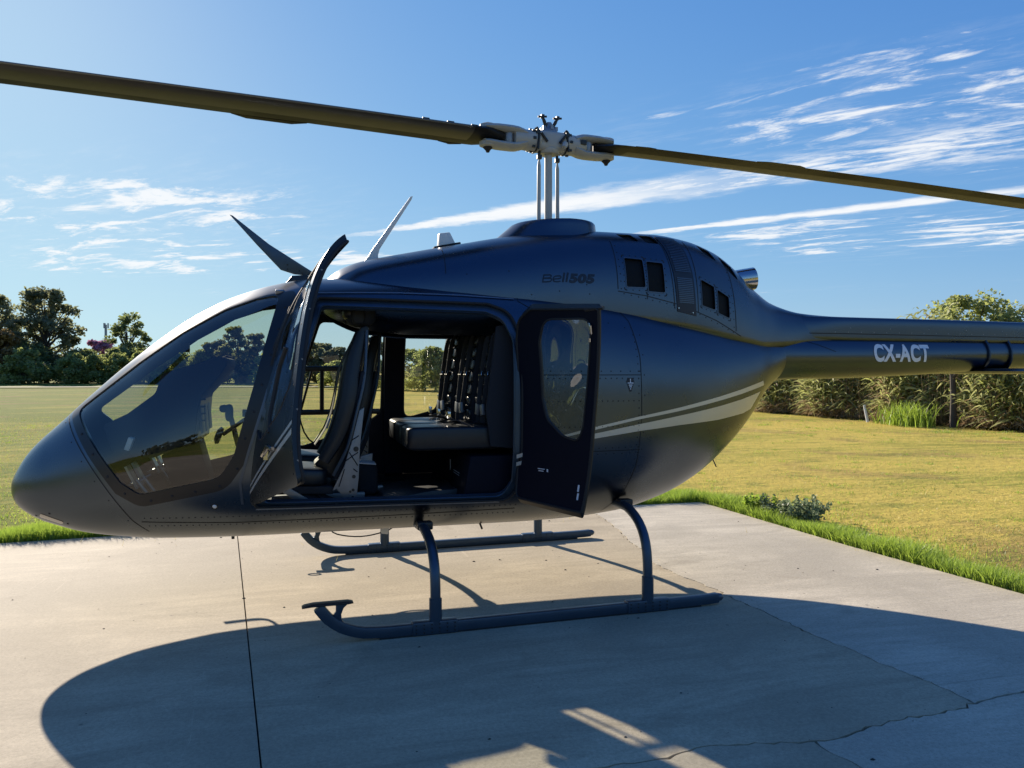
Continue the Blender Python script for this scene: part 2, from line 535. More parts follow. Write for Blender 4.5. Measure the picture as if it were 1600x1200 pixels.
def rpoly(pts, r, seg=6):
    """polygon with rounded corners; r is one radius or one per corner"""
    n = len(pts); out = []
    for i in range(n):
        p = Vector(pts[i]); a = Vector(pts[i - 1]) - p; b = Vector(pts[(i + 1) % n]) - p
        ri = r[i] if isinstance(r, (list, tuple)) else r
        if ri <= 0: out.append(tuple(p)); continue
        ang = a.angle(b)
        d = min(ri / max(math.tan(ang / 2), .05), a.length * .48, b.length * .48)
        p0 = p + a.normalized() * d; p1 = p + b.normalized() * d
        for k in range(seg + 1):
            t = k / seg
            out.append(tuple(p0 * (1 - t)**2 + p * 2 * t * (1 - t) + p1 * t**2))
    return out
def densify(pts, step, closed=True):
    out = []
    n = len(pts)
    for i in range(n if closed else n - 1):
        a = np.array(pts[i], float); b = np.array(pts[(i + 1) % n], float)
        k = max(1, int(math.ceil(np.linalg.norm(b - a) / step)))
        for j in range(k): out.append(tuple(a + (b - a) * j / k))
    if not closed: out.append(tuple(pts[-1]))
    return out
def pip(P, poly):
    x, y = P[:, 0], P[:, 1]
    ins = np.zeros(len(P), bool)
    q = np.asarray(poly); n = len(q)
    for i in range(n):
        x1, y1 = q[i]; x2, y2 = q[i - 1]
        if y1 == y2: continue
        c = ((y1 > y) != (y2 > y)) & (x < (x2 - x1) * (y - y1) / (y2 - y1) + x1)
        ins ^= c
    return ins

# ------------------------------------------------------------------ lofted skin that panels, panes and stripes are cut from
class Loft:
    VM = 2.0
    def __init__(self, rows, k=.5):
        rows = np.array(rows, float)
        self.x0 = rows[0, 0]; self.k = k
        xs = rows[:, 0]
        self.s1 = float(self.smap(xs[-1]))
        self.S = np.linspace(0, self.s1, 300)
        X = self.xmap(self.S)
        sk = self.smap(xs)
        zt, zb, zc, W, nu, nl = [pchip(sk, rows[:, i], self.S) for i in range(1, 7)]
        ph = np.linspace(-math.pi / 2, math.pi / 2, 801)
        NV = 161
        self.V = np.linspace(0, self.VM, NV)
        T = np.zeros((len(self.S), NV, 3))
        c = np.cos(ph).clip(0); s = np.sin(ph)
        for i in range(len(self.S)):
            e = np.where(s >= 0, 2 / nu[i], 2 / nl[i])
            y = W[i] * c**e
            z = zc[i] + np.where(s >= 0, zt[i] - zc[i], zc[i] - zb[i]) * np.sign(s) * np.abs(s)**e
            L = np.r_[0, np.cumsum(np.hypot(np.diff(y), np.diff(z)))]
            q = np.linspace(0, L[-1], NV)
            T[i, :, 0] = X[i]; T[i, :, 1] = np.interp(q, L, y); T[i, :, 2] = np.interp(q, L, z)
        self.T = T
        dS = np.gradient(T, axis=0); dV = np.gradient(T, axis=1)
        Nn = np.cross(dV, dS)
        out = T - np.stack([T[:, :, 0], 0 * T[:, :, 1], np.repeat(zc[:, None], NV, 1)], 2)
        sgn = np.sign((Nn * out).sum(2)); sgn[sgn == 0] = 1
        Nn *= sgn[:, :, None]
        Nn[:, 0, 1] = 0; Nn[:, -1, 1] = 0
        Nn[:, :, 1] = np.maximum(Nn[:, :, 1], 0)
        Nn /= np.linalg.norm(Nn, axis=2, keepdims=True) + 1e-9
        Nn[0] = (-1, 0, 0)
        self.N = Nn
    def smap(self, x):
        d = np.maximum(np.asarray(x, float) - self.x0, 0); k = self.k
        return np.where(d < k / 2, np.sqrt(2 * k * d), d + k / 2)
    def xmap(self, s):
        k = self.k
        return self.x0 + np.where(s < k, s * s / (2 * k), s - k / 2)
    def ev(self, sv):
        sv = np.asarray(sv, float).reshape(-1, 2)
        fs = np.clip(sv[:, 0] / self.s1 * (len(self.S) - 1), 0, len(self.S) - 1.0001)
        fv = np.clip(sv[:, 1] / self.VM * (len(self.V) - 1), 0, len(self.V) - 1.0001)
        i = fs.astype(int); j = fv.astype(int); a = (fs - i)[:, None]; b = (fv - j)[:, None]
        def bl(A): return (A[i, j] * (1 - a) + A[i + 1, j] * a) * (1 - b) + (A[i, j + 1] * (1 - a) + A[i + 1, j + 1] * a) * b
        N = bl(self.N); N /= np.linalg.norm(N, axis=1, keepdims=True)
        return bl(self.T), N
    def sv(self, pts):
        out = []
        for x, z in pts:
            s = float(self.smap(x))
            f = min(max(s / self.s1 * (len(self.S) - 1), 0), len(self.S) - 1.0001)
            i = int(f); a = f - i
            zc = self.T[i, :, 2] * (1 - a) + self.T[i + 1, :, 2] * a
            out.append((s, float(np.interp(z, zc, self.V))))
        return out
    def half(self, x, z):
        P, N = self.ev(self.sv([(x, z)]))
        return P[0], N[0]
    def tri(self, outer, holes=(), grid=.035):
        """outer, holes in (s,v).  returns points, triangles, boundary edges"""
        pts = [tuple(p) for p in outer]; edges = []
        n = len(pts); edges += [(i, (i + 1) % n) for i in range(n)]
        for h in holes:
            b = len(pts); pts += [tuple(p) for p in h]; n = len(h)
            edges += [(b + i, b + (i + 1) % n) for i in range(n)]
        B = np.array(pts)
        lo = B.min(0); hi = B.max(0)
        g = []
        nr = int((hi[1] - lo[1]) / (grid * .87)) + 1
        for r in range(1, nr + 1):
            yy = lo[1] + r * grid * .87
            xx = np.arange(lo[0] + (grid / 2 if r % 2 else 0), hi[0], grid)
            g.append(np.stack([xx, np.full(len(xx), yy)], 1))
        g = np.concatenate(g) if g else np.zeros((0, 2))
        ok = pip(g, outer)
        for h in holes: ok &= ~pip(g, h)
        g = g[ok]
        if len(g):
            dmin = np.full(len(g), 9.0)
            for k in range(0, len(B), 200):
                dmin = np.minimum(dmin, np.sqrt(((g[:, None, :] - B[None, k:k + 200, :])**2).sum(2)).min(1))
            g = g[dmin > grid * .45]
        allp = [Vector(p) for p in pts] + [Vector(p) for p in g]
        vo, eo, fo, *_ = delaunay_2d_cdt(allp, edges, [], 0, 1e-6)
        VO = np.array([tuple(v) for v in vo]); F = np.array([tuple(f) for f in fo])
        c = VO[F].mean(1)
        k = pip(c, outer)
        for h in holes: k &= ~pip(c, h)
        F = F[k]
        cnt = {}
        for t in F:
            for a, b in ((t[0], t[1]), (t[1], t[2]), (t[2], t[0])):
                cnt[(a, b)] = 1
        bd = [(a, b) for (a, b) in cnt if (b, a) not in cnt]
        return VO, F, bd
    def geom(self, outer, holes=(), off=0.0, thick=0.0, side=-1, grid=.035, tri=None):
        VO, F, bd = tri or self.tri(outer, holes, grid)
        P, N = self.ev(VO)
        P = P + N * off
        Q = P - N * thick
        if side < 0:
            P = P * (1, -1, 1); N = N * (1, -1, 1); Q = Q * (1, -1, 1)
        a = P[F[0]] if len(F) else None
        gn = np.cross(P[F[:, 1]] - P[F[:, 0]], P[F[:, 2]] - P[F[:, 0]])
        fl = (gn * N[F].mean(1)).sum(1) < 0
        if fl.mean() > .5:
            F = F[:, ::-1]; bd = [(b, a) for a, b in bd]
        nv = len(P)
        faces = [tuple(int(i) for i in t) for t in F]; fm = [0] * len(faces)
        ln = list(N[F.ravel()])
        V = P
        if thick:
            V = np.concatenate([P, Q])
            for t in F[:, ::-1]:
                faces.append(tuple(int(i) + nv for i in t)); fm.append(1)
            ln += list(-N[F[:, ::-1].ravel()])
            for a, b in bd:
                q = (int(b), int(a), int(a) + nv, int(b) + nv)
                faces.append(q); fm.append(2)
                n = np.cross(V[q[1]] - V[q[0]], V[q[2]] - V[q[0]])
                n = n / (np.linalg.norm(n) + 1e-9)
                ln += [n] * 4
        return V, faces, fm, ln
    def patch(self, name, mats, parent, poly=None, holes=(), sides=(-1,), off=0.0, thick=0.0, grid=.035, xf=None, svpoly=None, svholes=None, step=.03):
        o = svpoly if svpoly is not None else self.sv(densify(poly, step))
        hs = svholes if svholes is not None else [self.sv(densify(h, step)) for h in holes]
        tri = self.tri(o, hs, grid)
        VV = []; FF = []; FM = []; LN = []
        for s in sides:
            V, F, fm, ln = self.geom(None, None, off, thick, s, grid, tri)
            b = sum(len(x) for x in VV)
            VV.append(V); FF += [tuple(i + b for i in f) for f in F]; FM += fm; LN += list(ln)
        V = np.concatenate(VV); LN = np.array(LN)
        if xf is not None:
            M = np.array(xf)
            V = V @ M[:3, :3].T + M[:3, 3]
            LN = LN @ np.linalg.inv(M[:3, :3])
            LN /= np.linalg.norm(LN, axis=1, keepdims=True) + 1e-9
        mats = mats if isinstance(mats, (list, tuple)) else [mats]
        FM = [min(m, len(mats) - 1) for m in FM]
        return mesh_obj(name, V, FF, mats, parent, FM, LN)
    def ribbon(self, name, m, parent, lines, width, side=-1, off=.0015, xf=None, closed=False, split=True):
        if split and len(lines) > 1:
            return [self.ribbon(name, m, parent, [l], width, side, off, xf, closed) for l in lines]
        V = []; F = []; LN = []
        for ln_ in lines:
            pts = self.sv(densify(ln_, .025, closed))
            P, N = self.ev(pts)
            P = P + N * off
            T = np.gradient(P, axis=0)
            Bn = np.cross(N, T); Bn /= np.linalg.norm(Bn, axis=1, keepdims=True) + 1e-9
            A = P + Bn * width / 2; B = P - Bn * width / 2
            fl = np.array((1, side, 1))
            b = len(V); n = len(P)
            V += list(A * fl) + list(B * fl)
            for i in range(n - 1 + (1 if closed else 0)):
                q = (b + i, b + (i + 1) % n, b + n + (i + 1) % n, b + n + i)
                F.append(q if side > 0 else q[::-1])
        if xf is not None: V = [tuple(xf @ Vector(p)) for p in V]
        return mesh_obj(name, V, F, m, parent, sharp=None)
    def dots(self, name, m, parent, pts, r=.005, h=.002, side=-1, xf=None, kind='stuff', seg=6):
        if kind is None and len(pts) > 1:
            return [self.dots(name, m, parent, [p], r, h, side, xf, None, seg) for p in pts]
        V = []; F = []
        for x, z in pts:
            p, n = self.half(x, z)
            p = Vector((p[0], p[1] * side, p[2])); n = Vector((n[0], n[1] * side, n[2]))
            a = n.orthogonal().normalized(); b_ = n.cross(a)
            b = len(V)
            for k in range(seg):
                an = 2 * math.pi * k / seg
                V.append(p + (a * math.cos(an) + b_ * math.sin(an)) * r)
            for k in range(seg):
                an = 2 * math.pi * k / seg
                V.append(p + n * h + (a * math.cos(an) + b_ * math.sin(an)) * r * .6)
            for k in range(seg):
                k2 = (k + 1) % seg
                F.append((b + k, b + k2, b + seg + k2, b + seg + k))
            F.append(tuple(b + seg + k for k in range(seg)))
        if xf is not None: V = [xf @ p for p in V]
        o = mesh_obj(name, V, F, m, parent)
        if kind: o['kind'] = kind
        return o
def line(a, b, step):
    a = np.array(a); b = np.array(b); k = max(1, int(round(np.linalg.norm(b - a) / step)))
    return [tuple(a + (b - a) * i / k) for i in range(k + 1)]
def polyline(pts, step):
    out = []
    for a, b in zip(pts[:-1], pts[1:]): out += line(a, b, step)[:-1]
    return out + [pts[-1]]

# ================================================================== HELICOPTER
heli = tag(empty('helicopter', (0, 0, .04)), 'dark blue grey helicopter standing on the concrete pad with both near doors open', 'helicopter')

BODY = Loft([
    # x, top, bottom, widest z, half width, upper power, lower power
    (-3.585, .775, .755, .765, .010, 2.0, 2.0),
    (-3.56, .855, .668, .765, .105, 2.0, 2.1),
    (-3.48, .990, .594, .775, .205, 2.0, 2.2),
    (-3.34, 1.135, .527, .80, .315, 2.0, 2.3),
    (-3.12, 1.350, .464, .85, .445, 1.95, 2.4),
    (-2.90, 1.553, .434, .91, .550, 1.9, 2.5),
    (-2.70, 1.720, .420, .97, .645, 1.9, 2.6),
    (-2.50, 1.865, .415, 1.02, .69, 1.95, 2.7),
    (-2.25, 2.000, .412, 1.06, .725, 2.0, 2.8),
    (-2.00, 2.085, .410, 1.10, .75, 2.2, 2.8),
    (-1.75, 2.130, .410, 1.12, .765, 2.6, 2.8),
    (-1.30, 2.140, .410, 1.14, .775, 3.0, 2.8),
    (-.80, 2.130, .410, 1.15, .78, 3.1, 2.8),
    (-.40, 2.110, .410, 1.16, .78, 3.1, 2.8),
    (.00, 2.085, .415, 1.18, .775, 3.0, 2.7),
    (.40, 2.045, .440, 1.22, .755, 2.8, 2.5),
    (.80, 1.985, .530, 1.29, .69, 2.6, 2.35),
    (1.10, 1.925, .660, 1.36, .60, 2.5, 2.25),
    (1.40, 1.860, .880, 1.44, .475, 2.4, 2.2),
    (1.60, 1.820, 1.075, 1.50, .375, 2.3, 2.1),
    (1.78, 1.795, 1.300, 1.56, .27, 2.1, 2.0),
    (1.95, 1.785, 1.440, 1.61, .185, 2.0, 2.0),
])

# outlines in side view, metres along the hull and above the ground
WS_GLASS = rpoly([(-3.155, 1.255), (-2.79, 1.550), (-2.53, 1.742), (-2.28, 1.890), (-2.09, 1.962), (-1.940, 1.990), (-2.085, 1.42), (-2.20, 1.00), (-2.285, .865), (-2.735, .770), (-2.845, .840), (-2.985, 1.02)],
                 [.05, 0, 0, 0, 0, .035, 0, 0, .14, .09, 0, 0])
WS_OUT = rpoly([(-3.205, 1.240), (-2.80, 1.560), (-2.54, 1.752), (-2.28, 1.902), (-2.08, 1.980), (-1.835, 2.020), (-1.985, 1.46), (-2.115, .985), (-2.245, .795), (-2.735, .695), (-2.875, .775), (-3.035, .99)],
               [.04, 0, 0, 0, 0, .03, 0, 0, .17, .12, 0, 0])
OPEN = rpoly([(-2.10, .672), (-.50, .648), (-.435, .75), (-.425, 1.72), (-.485, 1.895), (-.62, 1.945), (-1.715, 1.965)], [.04, .16, .0, .10, .14, .10, .04])
# near doors as they sit when closed
FD = rpoly([(-2.092, .680), (-1.150, .662), (-1.165, 2.045), (-1.700, 1.985)], [.05, .04, .02, .06])
FFD = rpoly([(-2.092, .680), (-1.055, .662), (-1.125, 1.955), (-1.722, 1.958)], [.05, .04, .05, .04])
FD_GLASS = rpoly([(-1.865, 1.26), (-1.915, 1.09), (-1.80, .985), (-1.40, 1.08), (-1.235, 1.20), (-1.240, 1.965), (-1.660, 1.915)], [.05, .06, .12, .2, .12, .06, .06])
RD = rpoly([(-1.045, .662), (-.51, .656), (-.443, .76), (-.433, 1.72), (-.49, 1.888), (-.62, 1.935), (-1.115, 1.953)], [.05, .14, 0, .10, .12, .09, .05])
RDN = rpoly([(-1.030, .625), (-.45, .650), (-.440, .76), (-.440, 1.72), (-.475, 1.86), (-.60, 1.925), (-1.165, 1.890)], [.015, .05, 0, .10, .12, .09, .02])
RD_GLASS = rpoly([(-1.010, 1.17), (-.97, 1.075), (-.83, 1.105), (-.70, 1.20), (-.662, 1.33), (-.645, 1.70), (-.705, 1.850), (-1.098, 1.835)], [.04, .1, .12, .1, .1, .12, .12, .08])
# far doors, closed
FFD_GLASS = rpoly([(-1.895, 1.20), (-1.955, .92), (-1.80, .90), (-1.36, 1.045), (-1.185, 1.16), (-1.165, 1.83), (-1.25, 1.895), (-1.675, 1.905)], [.05, .10, .10, .2, .12, .07, .08, .06])
FRD_GLASS = rpoly([(-1.01, 1.105), (-.74, 1.175), (-.70, 1.28), (-.635, 1.73), (-.70, 1.875), (-1.0, 1.88)], [.07, .08, .1, .14, .10, .07])
FAR_OPEN = rpoly([(-2.10, .672), (-.50, .648), (-.435, .75), (-.425, 1.72), (-.485, 1.895), (-.62, 1.945), (-1.715, 1.965)], [.04, .16, .0, .10, .14, .10, .04])

# ---- outer skin: both halves, with the windscreens and door openings cut out
v_end = Loft.VM
s_end = BODY.s1
rect = densify([(.012, .0), (s_end, .0), (s_end, v_end), (.012, v_end)], .035)
fuselage = BODY.patch('fuselage', [PAINT, LINER, PAINT], heli, svpoly=rect,
                      svholes=[BODY.sv(densify(WS_GLASS, .025)), BODY.sv(densify(OPEN, .025))], sides=(-1, 1), thick=.028, grid=.034)
for s in (-1, 1):
    BODY.patch('windscreen', GLASS, heli, poly=WS_GLASS, sides=(s,), off=-.004, grid=.03)
    fr = BODY.patch('windscreen_frame', BLACKPAINT, heli, poly=WS_OUT, holes=[WS_GLASS], sides=(s,), off=.003, thick=.006, grid=.03, step=.02)
    # the button head fasteners round the pane
    mid = [(-3.09, 1.12), (-3.01, 1.005), (-2.92, .875), (-2.82, .775), (-2.67, .735), (-2.55, .762), (-2.42, .785), (-2.28, .815), (-2.18, .92), (-2.135, 1.10), (-2.085, 1.26), (-2.04, 1.42), (-1.99, 1.60), (-1.945, 1.76), (-1.905, 1.90)]
    BODY.dots('screw', SEAM, fr, mid, .011, .006, s, kind=None, seg=8)
# ---- door openings: seal round the edge, jamb strip
seal_pts, sn = BODY.ev(BODY.sv(densify(OPEN, .03)))
for s in (-1, 1):
    mb = MB(); q = [(p[0], s * (p[1] - .006), p[2]) for p in seal_pts]; q.append(q[0])
    mb.tube(q, .009, 8, cap=False)
    mb.build('door_seal', RUBBER, fuselage)
INNER = rpoly([(-2.05, .698), (-.54, .675), (-.485, .78), (-.475, 1.70), (-.53, 1.845), (-.64, 1.893), (-1.69, 1.915)], [.04, .14, 0, .08, .12, .08, .04])
BODY.patch('door_jamb', [SKID, LINER, SKID], fuselage, poly=OPEN, holes=[INNER], sides=(-1,), off=-.022, thick=.02, grid=.04, step=.02)
mb = MB(); seal2, _ = BODY.ev(BODY.sv(densify(INNER, .03)))
q = [(p[0], -(p[1] - .020), p[2]) for p in seal2]; q.append(q[0])
mb.tube(q, .006, 6, cap=False); mb.build('jamb_edge', SKID, fuselage)

# ---- front door: cut closed, then swung on its slanting hinge line
def hinge_xf(b, t, deg):
    (pb, _), (pt, _) = BODY.half(*b), BODY.half(*t)
    B = Vector((pb[0], -pb[1], pb[2])); T = Vector((pt[0], -pt[1], pt[2]))
    return Matrix.Translation(B) @ Matrix.Rotation(R(deg), 4, (T - B).normalized()) @ Matrix.Translation(-B)
def bead(poly, r, off, name, m, parent, xf, side=-1):
    P, N = BODY.ev(BODY.sv(densify(poly, .025)))
    P = P + N * off
    q = [Vector((p[0], p[1] * side, p[2])) for p in P]
    if xf is not None: q = [xf @ p for p in q]
    q.append(q[0])
    mb = MB(); mb.tube(q, r, 6, cap=False)
    return mb.build(name, m, parent)
FLATF = Matrix.Translation((0, -.74, .68)) @ Matrix.Diagonal((1, .72, 1.072, 1)) @ Matrix.Translation((0, .74, -.68))
XF_F = hinge_xf((-2.092, .68), (-1.75, 1.93), -75) @ FLATF
fdoor = BODY.patch('front_door', [PAINT, NAVY, BLACKPAINT], heli, poly=FD, holes=[FD_GLASS], off=.002, thick=.052, grid=.03, xf=XF_F, step=.02)
fdoor['label'] = 'open front door swung forward on its hinge line'
BODY.patch('window', WAVY, fdoor, poly=FD_GLASS, off=-.008, grid=.03, xf=XF_F)
bead(FD_GLASS, .008, -.004, 'window_seal', RUBBER, fdoor, XF_F)
bead(FD, .010, -.044, 'door_edge_seal', RUBBER, fdoor, XF_F)
SILVER2 = [([(-2.07, .735), (-1.16, .905), (-1.16, .935), (-2.07, .750)]), ([(-2.07, .765), (-1.16, .955), (-1.16, .975), (-2.07, .777)])]
for sp in SILVER2:
    BODY.patch('stripe', STRIPE, fdoor, poly=sp, off=.0045, grid=.04, xf=XF_F)
BODY.dots('rivet', SEAM, fdoor, polyline([(-1.185, .72), (-1.195, 1.92)], .105), .008, .004, xf=XF_F)
# vent window track, latch handle, hold open strut
mb = MB()
def dpt(x, z, off): 
    p, n = BODY.half(x, z); p = p + n * off
    return XF_F @ Vector((p[0], -p[1], p[2]))
mb.tube([dpt(-1.93, 1.13, .004), dpt(-1.89, 1.30, .004), dpt(-1.80, 1.55, .004), dpt(-1.73, 1.78, .004)], .011, 8)
mb.build('vent_track', RUBBER, fdoor)
mb = MB()
mb.tube([dpt(-1.60, 1.00, -.004), dpt(-1.63, 1.10, -.004), dpt(-1.55, 1.36, -.004), dpt(-1.47, 1.44, -.004)], .013, 8)
mb.tube([dpt(-1.60, 1.02, -.05), dpt(-1.46, 1.17, -.05), dpt(-1.33, 1.20, -.045)], .012, 8)
mb.build('grab_bar', RUBBER, fdoor)
mb = MB()
mb.tube([dpt(-1.62, .885, .006), dpt(-1.62, .885, .035), dpt(-1.50, .91, .04), dpt(-1.44, .885, .03)], .013, 8)
mb.box(tuple(dpt(-1.62, .885, .006)), (.03, .04, .05))
mb.build('handle', CHROME, fdoor)
mb = MB()
for z in (.76, 1.02, 1.28, 1.56, 1.80):
    x = -1.155 - (z - .66) * .012
    mb.box(tuple(dpt(x - .005, z, -.036)), (.018, .02, .03))
mb.build('latch', GREYMETAL, fdoor)
# hinges and A pillar drip channels
mb = MB()
for (x, z) in ((-2.06, .80), (-1.85, 1.56)):
    p, n = BODY.half(x, z); mb.box((p[0], -p[1] - .010, p[2]), (.05, .03, .10), Matrix.Rotation(R(15), 3, 'Y'))
mb.build('hinge', DARKMETAL, fuselage, bevel=.004)
BODY.ribbon('pillar_channel', LOUVRE, fuselage, [[(-2.155, .70), (-2.165, .84), (-2.115, 1.02), (-2.03, 1.30), (-1.955, 1.56)]], .016, off=.005)

# ---- rear door: hinged at its aft edge and folded back
FLAT = Matrix.Translation((0, -.73, 0)) @ Matrix.Diagonal((1, .35, 1, 1)) @ Matrix.Translation((0, .73, 0))
XF_R = Matrix.Translation((-.44, -.735, 0)) @ Matrix.Rotation(R(117), 4, 'Z') @ Matrix.Translation((.44, .735, 0)) @ FLAT
rdoor = BODY.patch('rear_door', [PAINT, NAVY, BLACKPAINT], heli, poly=RDN, holes=[RD_GLASS], off=.002, thick=.06, grid=.03, xf=XF_R, step=.02)
rdoor['label'] = 'open rear door folded back so its dark inside shows'
BODY.patch('window', WAVY, rdoor, poly=RD_GLASS, off=-.010, grid=.03, xf=XF_R)
bead(RD_GLASS, .007, -.058, 'window_seal', RUBBER, rdoor, XF_R)
bead(RDN, .009, -.055, 'door_edge_seal', RUBBER, rdoor, XF_R)
def rpt(x, z, off):
    p, n = BODY.half(x, z); p = p + n * off
    return XF_R @ Vector((p[0], -p[1], p[2]))
mb = MB()
mb.tube([rpt(-1.095, 1.74, -.075), rpt(-1.10, 1.80, -.09), rpt(-1.09, 1.81, -.075)], .007, 6)
mb.build('latch', CHROME, rdoor)
mb = MB(); mb.tube([rpt(-1.08, 1.69, -.075), rpt(-1.082, 1.715, -.08)], .007, 6); mb.build('latch', CHROME, rdoor)
mb = MB()
mb.tube([rpt(-1.195, 1.880, -.03), rpt(-1.06, 1.888, -.05)], .013, 6)
mb.build('door_bumper', DARKMETAL, rdoor)
rx = (Matrix.Rotation(R(117), 3, 'Z'))
for dxx, dzz, ww in ((0, 0, .062), (-.002, -.014, .045), (.055, -.006, .012)):
    MB().box(tuple(rpt(-.66 - dxx, .872 + dzz, -.064)), (ww, .002, .005 if ww > .02 else .018), rx).build('placard', PAPER, rdoor)
for za, zb in ((.70, .745), (.755, .80)):
    MB().tube([rpt(-.985, za, -.064), rpt(-.988, zb, -.064)], .006, 6).build('edge_marking', WHITEPRINT, rdoor)

# ---- doors of the far side, closed
for nm, poly, gl in (('front_door', FFD, FFD_GLASS), ('rear_door', RD, FRD_GLASS)):
    d = BODY.patch(nm, [PAINT, NAVY, BLACKPAINT], heli, poly=poly, holes=[gl], sides=(1,), off=.001, thick=.034, grid=.035, step=.02)
    d['label'] = 'closed far side ' + nm.replace('_', ' ')
    BODY.patch('window', DGLASS, d, poly=gl, sides=(1,), off=-.010, grid=.04)
    bead(gl, .010, -.03, 'window_seal', RUBBER, d, None, 1)
    if nm == 'front_door':
        def fpt(x, z, off=-.03):
            p, n = BODY.half(x, z); p = p + n * off
            return (p[0], p[1], p[2])
        for a, b in (((-1.90, 1.525), (-1.20, 1.525)), ((-1.98, 1.175), (-1.20, 1.175))):
            mb = MB(); mb.tube([fpt(*a), fpt((a[0] + b[0]) / 2, a[1]), fpt(*b)], .022, 8, sq=(.6, 1)); mb.build('window_rail', BLACKPAINT, d)
        for a, b, r in (((-1.655, 1.52), (-1.655, 1.18), .017), ((-1.485, 1.52), (-1.485, 1.18), .013), ((-1.73, 1.52), (-1.82, 1.18), .010), ((-1.79, 1.52), (-1.875, 1.18), .009)):
            mb = MB(); mb.tube([fpt(*a), fpt(*b)], r, 8); mb.build('window_bar', BLACKPAINT, d)

# ---- hull trim: seams, rivets, stripes, gutter rail
BODY.ribbon('panel_seam', SEAM, fuselage, [
    [(.30, 1.985), (.385, 1.85), (.42, 1.60), (.42, 1.20), (.40, .85), (.34, .64), (.25, .50)],
    [(-.40, 1.475), (.42, 1.475)], [(-.40, .965), (.415, .965)],
        [(-3.225, 1.22), (-3.055, .98), (-2.895, .75), (-2.79, .60), (-2.71, .52)],
    [(-2.74, .595), (-2.2, .575), (-1.3, .575), (-.44, .585)],
    [(-.40, 2.00), (-.405, 1.97), (-.36, 1.94), (-.30, 1.90)]], .0055)
rv = []
for a in (polyline([(.39, 1.80), (.40, 1.60), (.40, 1.20), (.38, .85), (.33, .66)], .05), line((-.38, 1.50), (.41, 1.50), .075), line((-.38, 1.452), (.40, 1.452), .042),
          line((-.38, 1.30), (.40, 1.30), .04), line((-.38, 1.13), (.40, 1.13), .04), line((-.38, .985), (.40, .985), .05), line((-.38, .945), (.40, .945), .06),
          polyline([(.445, 1.75), (.445, 1.2), (.425, .85)], .14),
          line((-2.72, .620), (-.44, .612), .036), line((-2.7, .565), (-.44, .553), .036),
          polyline([(-3.23, 1.18), (-3.08, .96), (-2.92, .73), (-2.82, .60)], .13),
          line((.10, 1.86), (.34, 1.80), .12), line((-.30, 1.70), (-.30, .98), .06)):
    rv += a
BODY.dots('rivet', SEAM, fuselage, rv, .0052, .002)
st_up = [(-.40, 1.022), (-.15, 1.080), (.063, 1.127), (.406, 1.193), (.731, 1.247), (1.10, 1.316), (1.35, 1.366), (1.625, 1.428), (1.64, 1.392), (1.35, 1.332), (1.10, 1.286), (.731, 1.223), (.406, 1.174), (.063, 1.108), (-.15, 1.063), (-.40, 1.007)]
st_lo = [(-.40, .975), (-.15, 1.036), (.063, 1.083), (.406, 1.141), (.731, 1.190), (1.10, 1.246), (1.35, 1.290), (1.60, 1.345), (1.50, 1.215), (1.40, 1.185), (1.10, 1.148), (.731, 1.124), (.406, 1.094), (.063, 1.050), (-.15, 1.006), (-.40, .940)]
for sp in (st_up, st_lo):
    BODY.patch('stripe', STRIPE, fuselage, poly=sp, sides=(-1,), off=.0018, grid=.04)
for z in (.935, .885):
    BODY.patch('stripe', STRIPE, fuselage, poly=[(-.47, z), (-.385, z + .022), (-.385, z + .047), (-.47, z + .025)], sides=(-1,), off=.0035, grid=.03)
BODY.ribbon('gutter_rail', GREYMETAL, fuselage, [[(-1.74, 1.995), (-1.2, 2.003), (-.8, 1.998), (-.43, 1.982)]], .010, off=.006)
BODY.ribbon('sill_strip', GREYMETAL, fuselage, [[(-2.08, .664), (-1.3, .655), (-.56, .642)]], .010, off=.004)
# grounding point mark: dark shield with the earth symbol
gx, gz = .335, 1.413
BODY.patch('grounding_mark', BLUEPRINT, fuselage, poly=rpoly([(gx - .030, gz + .018), (gx - .018, gz + .042), (gx + .018, gz + .042), (gx + .030, gz + .018), (gx + .006, gz - .052), (gx - .006, gz - .052)], .006, 3), off=.0022, grid=.02, step=.01)
for (a, b, c, d) in ((-.003, .003, .008, .036), (-.022, .022, .004, .010), (-.014, .014, -.010, -.004), (-.009, .009, -.022, -.016), (-.004, .004, -.036, -.029)):
    BODY.patch('ground_symbol', WHITEPRINT, fuselage, poly=[(gx + a, gz + c), (gx + b, gz + c), (gx + b, gz + d), (gx + a, gz + d)], off=.0032, grid=.02, step=.01)
BODY.dots('port_cap', WHITEPL, fuselage, [(-2.315, .690)], .014, .006, kind=None, seg=12)
BODY.dots('port_plate', SEAM, fuselage, [(-2.315, .690)], .021, .001, kind=None, seg=12)
BODY.patch('landing_light', CHROME, fuselage, poly=rpoly([(-3.38, .600), (-3.24, .555), (-3.22, .575), (-3.36, .625)], .012, 4), off=.002, grid=.02, step=.01)
BODY.dots('landing_light_rim', SEAM, fuselage, [(-3.40, .605), (-3.20, .562), (-3.30, .63)], .008, .003, kind=None)
BODY.dots('lock', GREYMETAL, fuselage, [(-.405, 1.53), (-.41, .80)], .016, .01, kind=None, seg=10)
BODY.dots('lock', GREYMETAL, fuselage, [(-.395, 1.30)], .012, .006, kind=None, seg=10)

